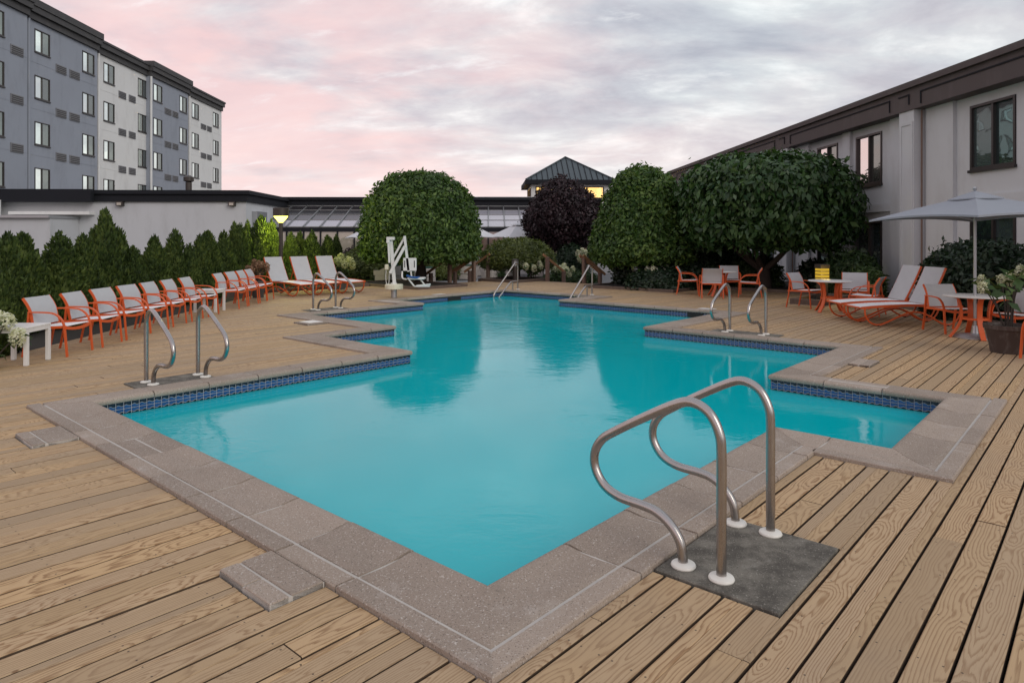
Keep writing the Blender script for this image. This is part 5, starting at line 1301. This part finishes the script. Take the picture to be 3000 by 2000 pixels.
# ------------------------------------------------------------------ pool lift
def lift():
    p = W(11.95, 14.95, 0.004); t = thing('pool_lift', 'white pool lift with folded arm and hanging seat at the pool edge', 'pool lift', p, 0.0)
    S = 18.9 / FPX       # metres per photo pixel here
    def q(x, y, d=0.0): return ((x - 1159) * S, d, (872 - y) * S)
    MB().lathe([(.085, 0), (.085, .24)], 18).build('pedestal', 'galvanized', t, True)
    MB().lathe([(.24, .235), (.25, .245), (.25, .36), (.235, .37)], 28).build('base_drum', 'cream_plastic', t, True)
    MB().lathe([(.09, .371), (.09, .40), (.05, .41)], 18).build('collar', 'white_plastic', t, True)
    MB().bar([q(1161, 835), q(1150, 703)], 0.085, 0.085, (0, 1, 0)).build('mast', 'white_plastic', t)
    MB().bar([q(1147.5, 770, -.09), q(1144.5, 710, -.09)], 0.04, 0.05, (0, 1, 0)).build('actuator', 'white_plastic', t)
    m_ = MB(); x0, _, z0 = q(1139, 713); x1, _, z1 = q(1161, 695); m_.box(x0, x1, -.13, .06, (z0 + z1) / 2, z1, 0.01); m_.box(x0, x0 + .09, -.13, .02, z0, (z0 + z1) / 2, 0.01); m_.build('motor_head', 'white_plastic', t)
    MB().bar([q(1156, 756, .07), q(1190, 694, .07)], 0.05, 0.055, (0, 1, 0)).build('upper_arm', 'white_plastic', t)
    MB().bar([q(1149, 800, -.07), q(1192, 722, -.07)], 0.055, 0.075, (0, 1, 0)).build('lower_arm', 'white_plastic', t)
    MB().bar([q(1190, 692), q(1194, 726), q(1202, 796)], 0.06, 0.065, (0, 1, 0)).build('hanger', 'white_plastic', t)
    bx = MB(); x0, _, z0 = q(1134, 790); x1, _, z1 = q(1143, 775); bx.box(x0, x1, -.1, .05, z0, z1, 0.01); bx.build('battery_box', 'cream_plastic', t)
    MB().tube(catmull([q(1137, 790, -.05), q(1136, 815, -.05), q(1139, 832, -.05), q(1145, 828, -.05), q(1146, 800, -.05)], 4), 0.008, 6).build('cable', 'white_plastic', t)
    # seat: moulded back, seat pan, leg frame and footrest
    st = MB()
    cx0, _, cz0 = q(1186, 794); cx1, _, cz1 = q(1225, 756)
    st.box(cx0, cx1, -.03, .0, cz0, cz1, 0.012)
    sb = st.build('seat_back', 'white_plastic', t)
    for xx in (1191, 1219): 
        a_ = q(xx, 784); b_ = q(xx, 764); MB().box(a_[0] - .012, a_[0] + .012, -.034, -.0301, a_[2], b_[2]).build('slot', 'rubber', sb)
    fr = MB()
    for d in (-.20, .22):
        fr.tube(catmull([q(1195 + d * 60, 795, 0), q(1197 + d * 60, 814, d * .4), q(1206 + d * 40, 817, d)], 4), 0.022, 8)
        fr.tube([q(1216 + d * 60, 816, d), q(1233 + d * 60, 837, d)], 0.022, 8)
    fr.tube([q(1228, 836, -.20), q(1262, 835, .22)], 0.022, 8); fr.build('frame', 'white_plastic', t, True)
    x0, _, z0 = q(1196, 818); x1, _, z1 = q(1250, 809)
    MB().box(x0 + .05, x1, -.25, .18, z0, z0 + .05, 0.015).build('seat_pan', 'white_plastic', t)
    MB().tube(catmull([q(1200, 806, -.26), q(1212, 810, -.27), q(1230, 812, -.26), q(1234, 812, -.1)], 4), 0.028, 6).build('seat_belt', 'blue_strap', t)
    MB().box(q(1222, 838)[0], q(1266, 838)[0], -.24, -.08, q(0, 839)[2], q(0, 836)[2], 0.004).build('footrest', 'white_plastic', t)
lift()

# ------------------------------------------------------------------ hydrangeas and potted plants
def flower_plant(name, label, loc, stems, heads, leaf, petal, seed, H, spread, headsz, nleaf=160, leafsz=0.16, pot=None, group=None, cat='plant', cone=1.4, stemtop=0.4):
    rg = np.random.default_rng(seed); o = thing(name, label, cat, loc, 0.0, group)
    z0 = 0.0
    if pot:
        r, h, pm = pot
        MB().lathe([(r * .72, 0), (r * .78, h * .3), (r * .93, h * .82), (r * .94, h * .84), (r, h * .85), (r * 1.02, h), (r * .92, h), (r * .90, h * .9)], 28, cap=False).build('pot', pm, o, True)
        MB().lathe([(0.01, h * .89), (r * .90, h * .90)], 24, cap=False).build('soil', 'soil', o); z0 = h * .88
    tips = []
    for k in range(stems):
        a = 2 * math.pi * (k + rg.uniform(-.3, .3)) / stems; l = spread * rg.uniform(.35, 1.0); zt = z0 + H * rg.uniform(.72, 1.0) * (1.0 - 0.25 * l / spread)
        pts = catmull([(0.05 * math.cos(a), 0.05 * math.sin(a), z0 - .02), (l * .45 * math.cos(a), l * .45 * math.sin(a), z0 + (zt - z0) * .5), (l * math.cos(a), l * math.sin(a), zt)], 4)
        MB().tube(pts, [0.010 * (1 - .5 * i / (len(pts) - 1)) + .002 for i in range(len(pts))], 6).build('stem', 'bark', o); tips.append(pts)
    P = []; Nn = []
    for k in range(nleaf):
        pts = tips[k % stems]; i = int(rg.uniform(len(pts) * stemtop, len(pts))); b = np.array(pts[min(i, len(pts) - 1)]); d = rg.normal(0, 1, 3); d[2] = abs(d[2]) * .3; d /= np.linalg.norm(d)
        P.append(b + d * 0.03); Nn.append(np.array([d[0] * .5, d[1] * .5, 1.0]))
    P, Nn = np.array(P), unit(np.array(Nn)); V = leaf_quads(P, Nn, leafsz, .62, rg, .35, .5)
    obj('leaves', np_mesh('leaves', V, np.arange(len(V)).reshape(-1, 4), leaf), o)
    for k in range(heads):
        pts = tips[k % stems]; c = np.array(pts[-1]) if k < stems else np.array(pts[-3]) + rg.normal(0, .05, 3); s = headsz * rg.uniform(.75, 1.15); n = 230
        d = unit(rg.normal(0, 1, (n, 3))); pz = (d[:, 2] + 1) / 2; q = d * s * (1.12 - .45 * pz)[:, None] * np.array([1, 1, cone]) * rg.uniform(.8, 1.05, (n, 1)) + c
        obj('flower_head', np_mesh('flower_head', leaf_quads(q, d, s * .36, .9, rg, .5, 0), np.arange(4 * n).reshape(-1, 4), petal), o)
    return o
flower_plant('hydrangea', 'white hydrangea in a brown plastic pot at the right edge', (7.16, 9.86, 0.002), 8, 5, 'leaf_hydrangea', 'petal_white', 81, 0.98, 0.36, 0.085, 46, 0.17, (0.30, 0.40, 'pot_brown'), stemtop=0.62)
flower_plant('hydrangea', 'cream hydrangea flowers at the left edge in front of the near side table', (-6.62, 8.55, -0.05), 8, 8, 'leaf_hydrangea', 'petal_white', 82, 0.78, 0.42, 0.105, 90, 0.13)
gh = 'white hydrangeas at the back'
flower_plant('hydrangea', 'white hydrangea in the middle planter right of the dark bollard', W(20.3, 16.9, 0.05), 9, 9, 'leaf_hydrangea', 'petal_white', 83, 0.78, 0.62, 0.12, 120, 0.2, group=gh)
flower_plant('hydrangea', 'white hydrangea behind the wooden railing right of the middle planter', atD(1640, 29.0, -0.35), 9, 10, 'leaf_hydrangea', 'petal_white', 84, 1.0, 0.6, 0.13, 130, 0.2, group=gh)
flower_plant('hydrangea', 'white hydrangea bush between the plum tree and the clipped tree', atD(1722, 31.5, -0.35), 10, 10, 'leaf_hydrangea', 'petal_white', 85, 1.75, 0.6, 0.15, 180, 0.2, group=gh)
flower_plant('hydrangea', 'white hydrangea under the clipped tree, right of the glass-topped bollard', W(19.55, 11.0, 0.05), 9, 8, 'leaf_hydrangea', 'petal_white', 86, 0.82, 0.5, 0.11, 130, 0.17, group=gh)
flower_plant('potted_hydrangea', 'lime-green panicle hydrangea in a grey pot beside the rightmost left lounger', W(12.75, 18.75, 0.002), 16, 16, 'leaf_hydrangea', 'petal_lime', 87, 0.82, 0.50, 0.115, 260, 0.14, (0.27, 0.36, 'pot_grey'))
flower_plant('dried_plant', 'dried brown flowers in a grey pot at the far end of the chair row', (-7.03, 18.92, 0.002), 14, 14, 'petal_brown', 'petal_brown', 88, 0.66, 0.30, 0.085, 60, 0.09, (0.20, 0.46, 'pot_grey'))
flower_plant('hosta', 'small green hosta growing in the soil behind the near chairs', (-7.25, 9.95, -0.05), 7, 0, 'leaf_hydrangea', 'petal_white', 89, 0.30, 0.20, 0.1, 40, 0.15)
# stones along the wing
rg = np.random.default_rng(5)
for i in range(7):
    b = 15.4 + i * 0.55; p = B(9.95 + rg.uniform(0, .35), b, -0.03)
    s = rg.uniform(.14, .26); m_ = MB(); m_.lathe([(s * .75, 0), (s, s * .2), (s * .85, s * .5), (s * .4, s * .65), (.01, s * .66)], 9)
    m_.v = [tuple(np.array(v_) * (1 + rg.normal(0, .06, 3))) for v_ in m_.v]
    o = m_.build('rock', 'rock', None, False, loc=p); tag(o, '%s grey rock from the near end of the border along the wing wall' % ORD[i].capitalize(), 'rock', 'rocks along the wing wall')
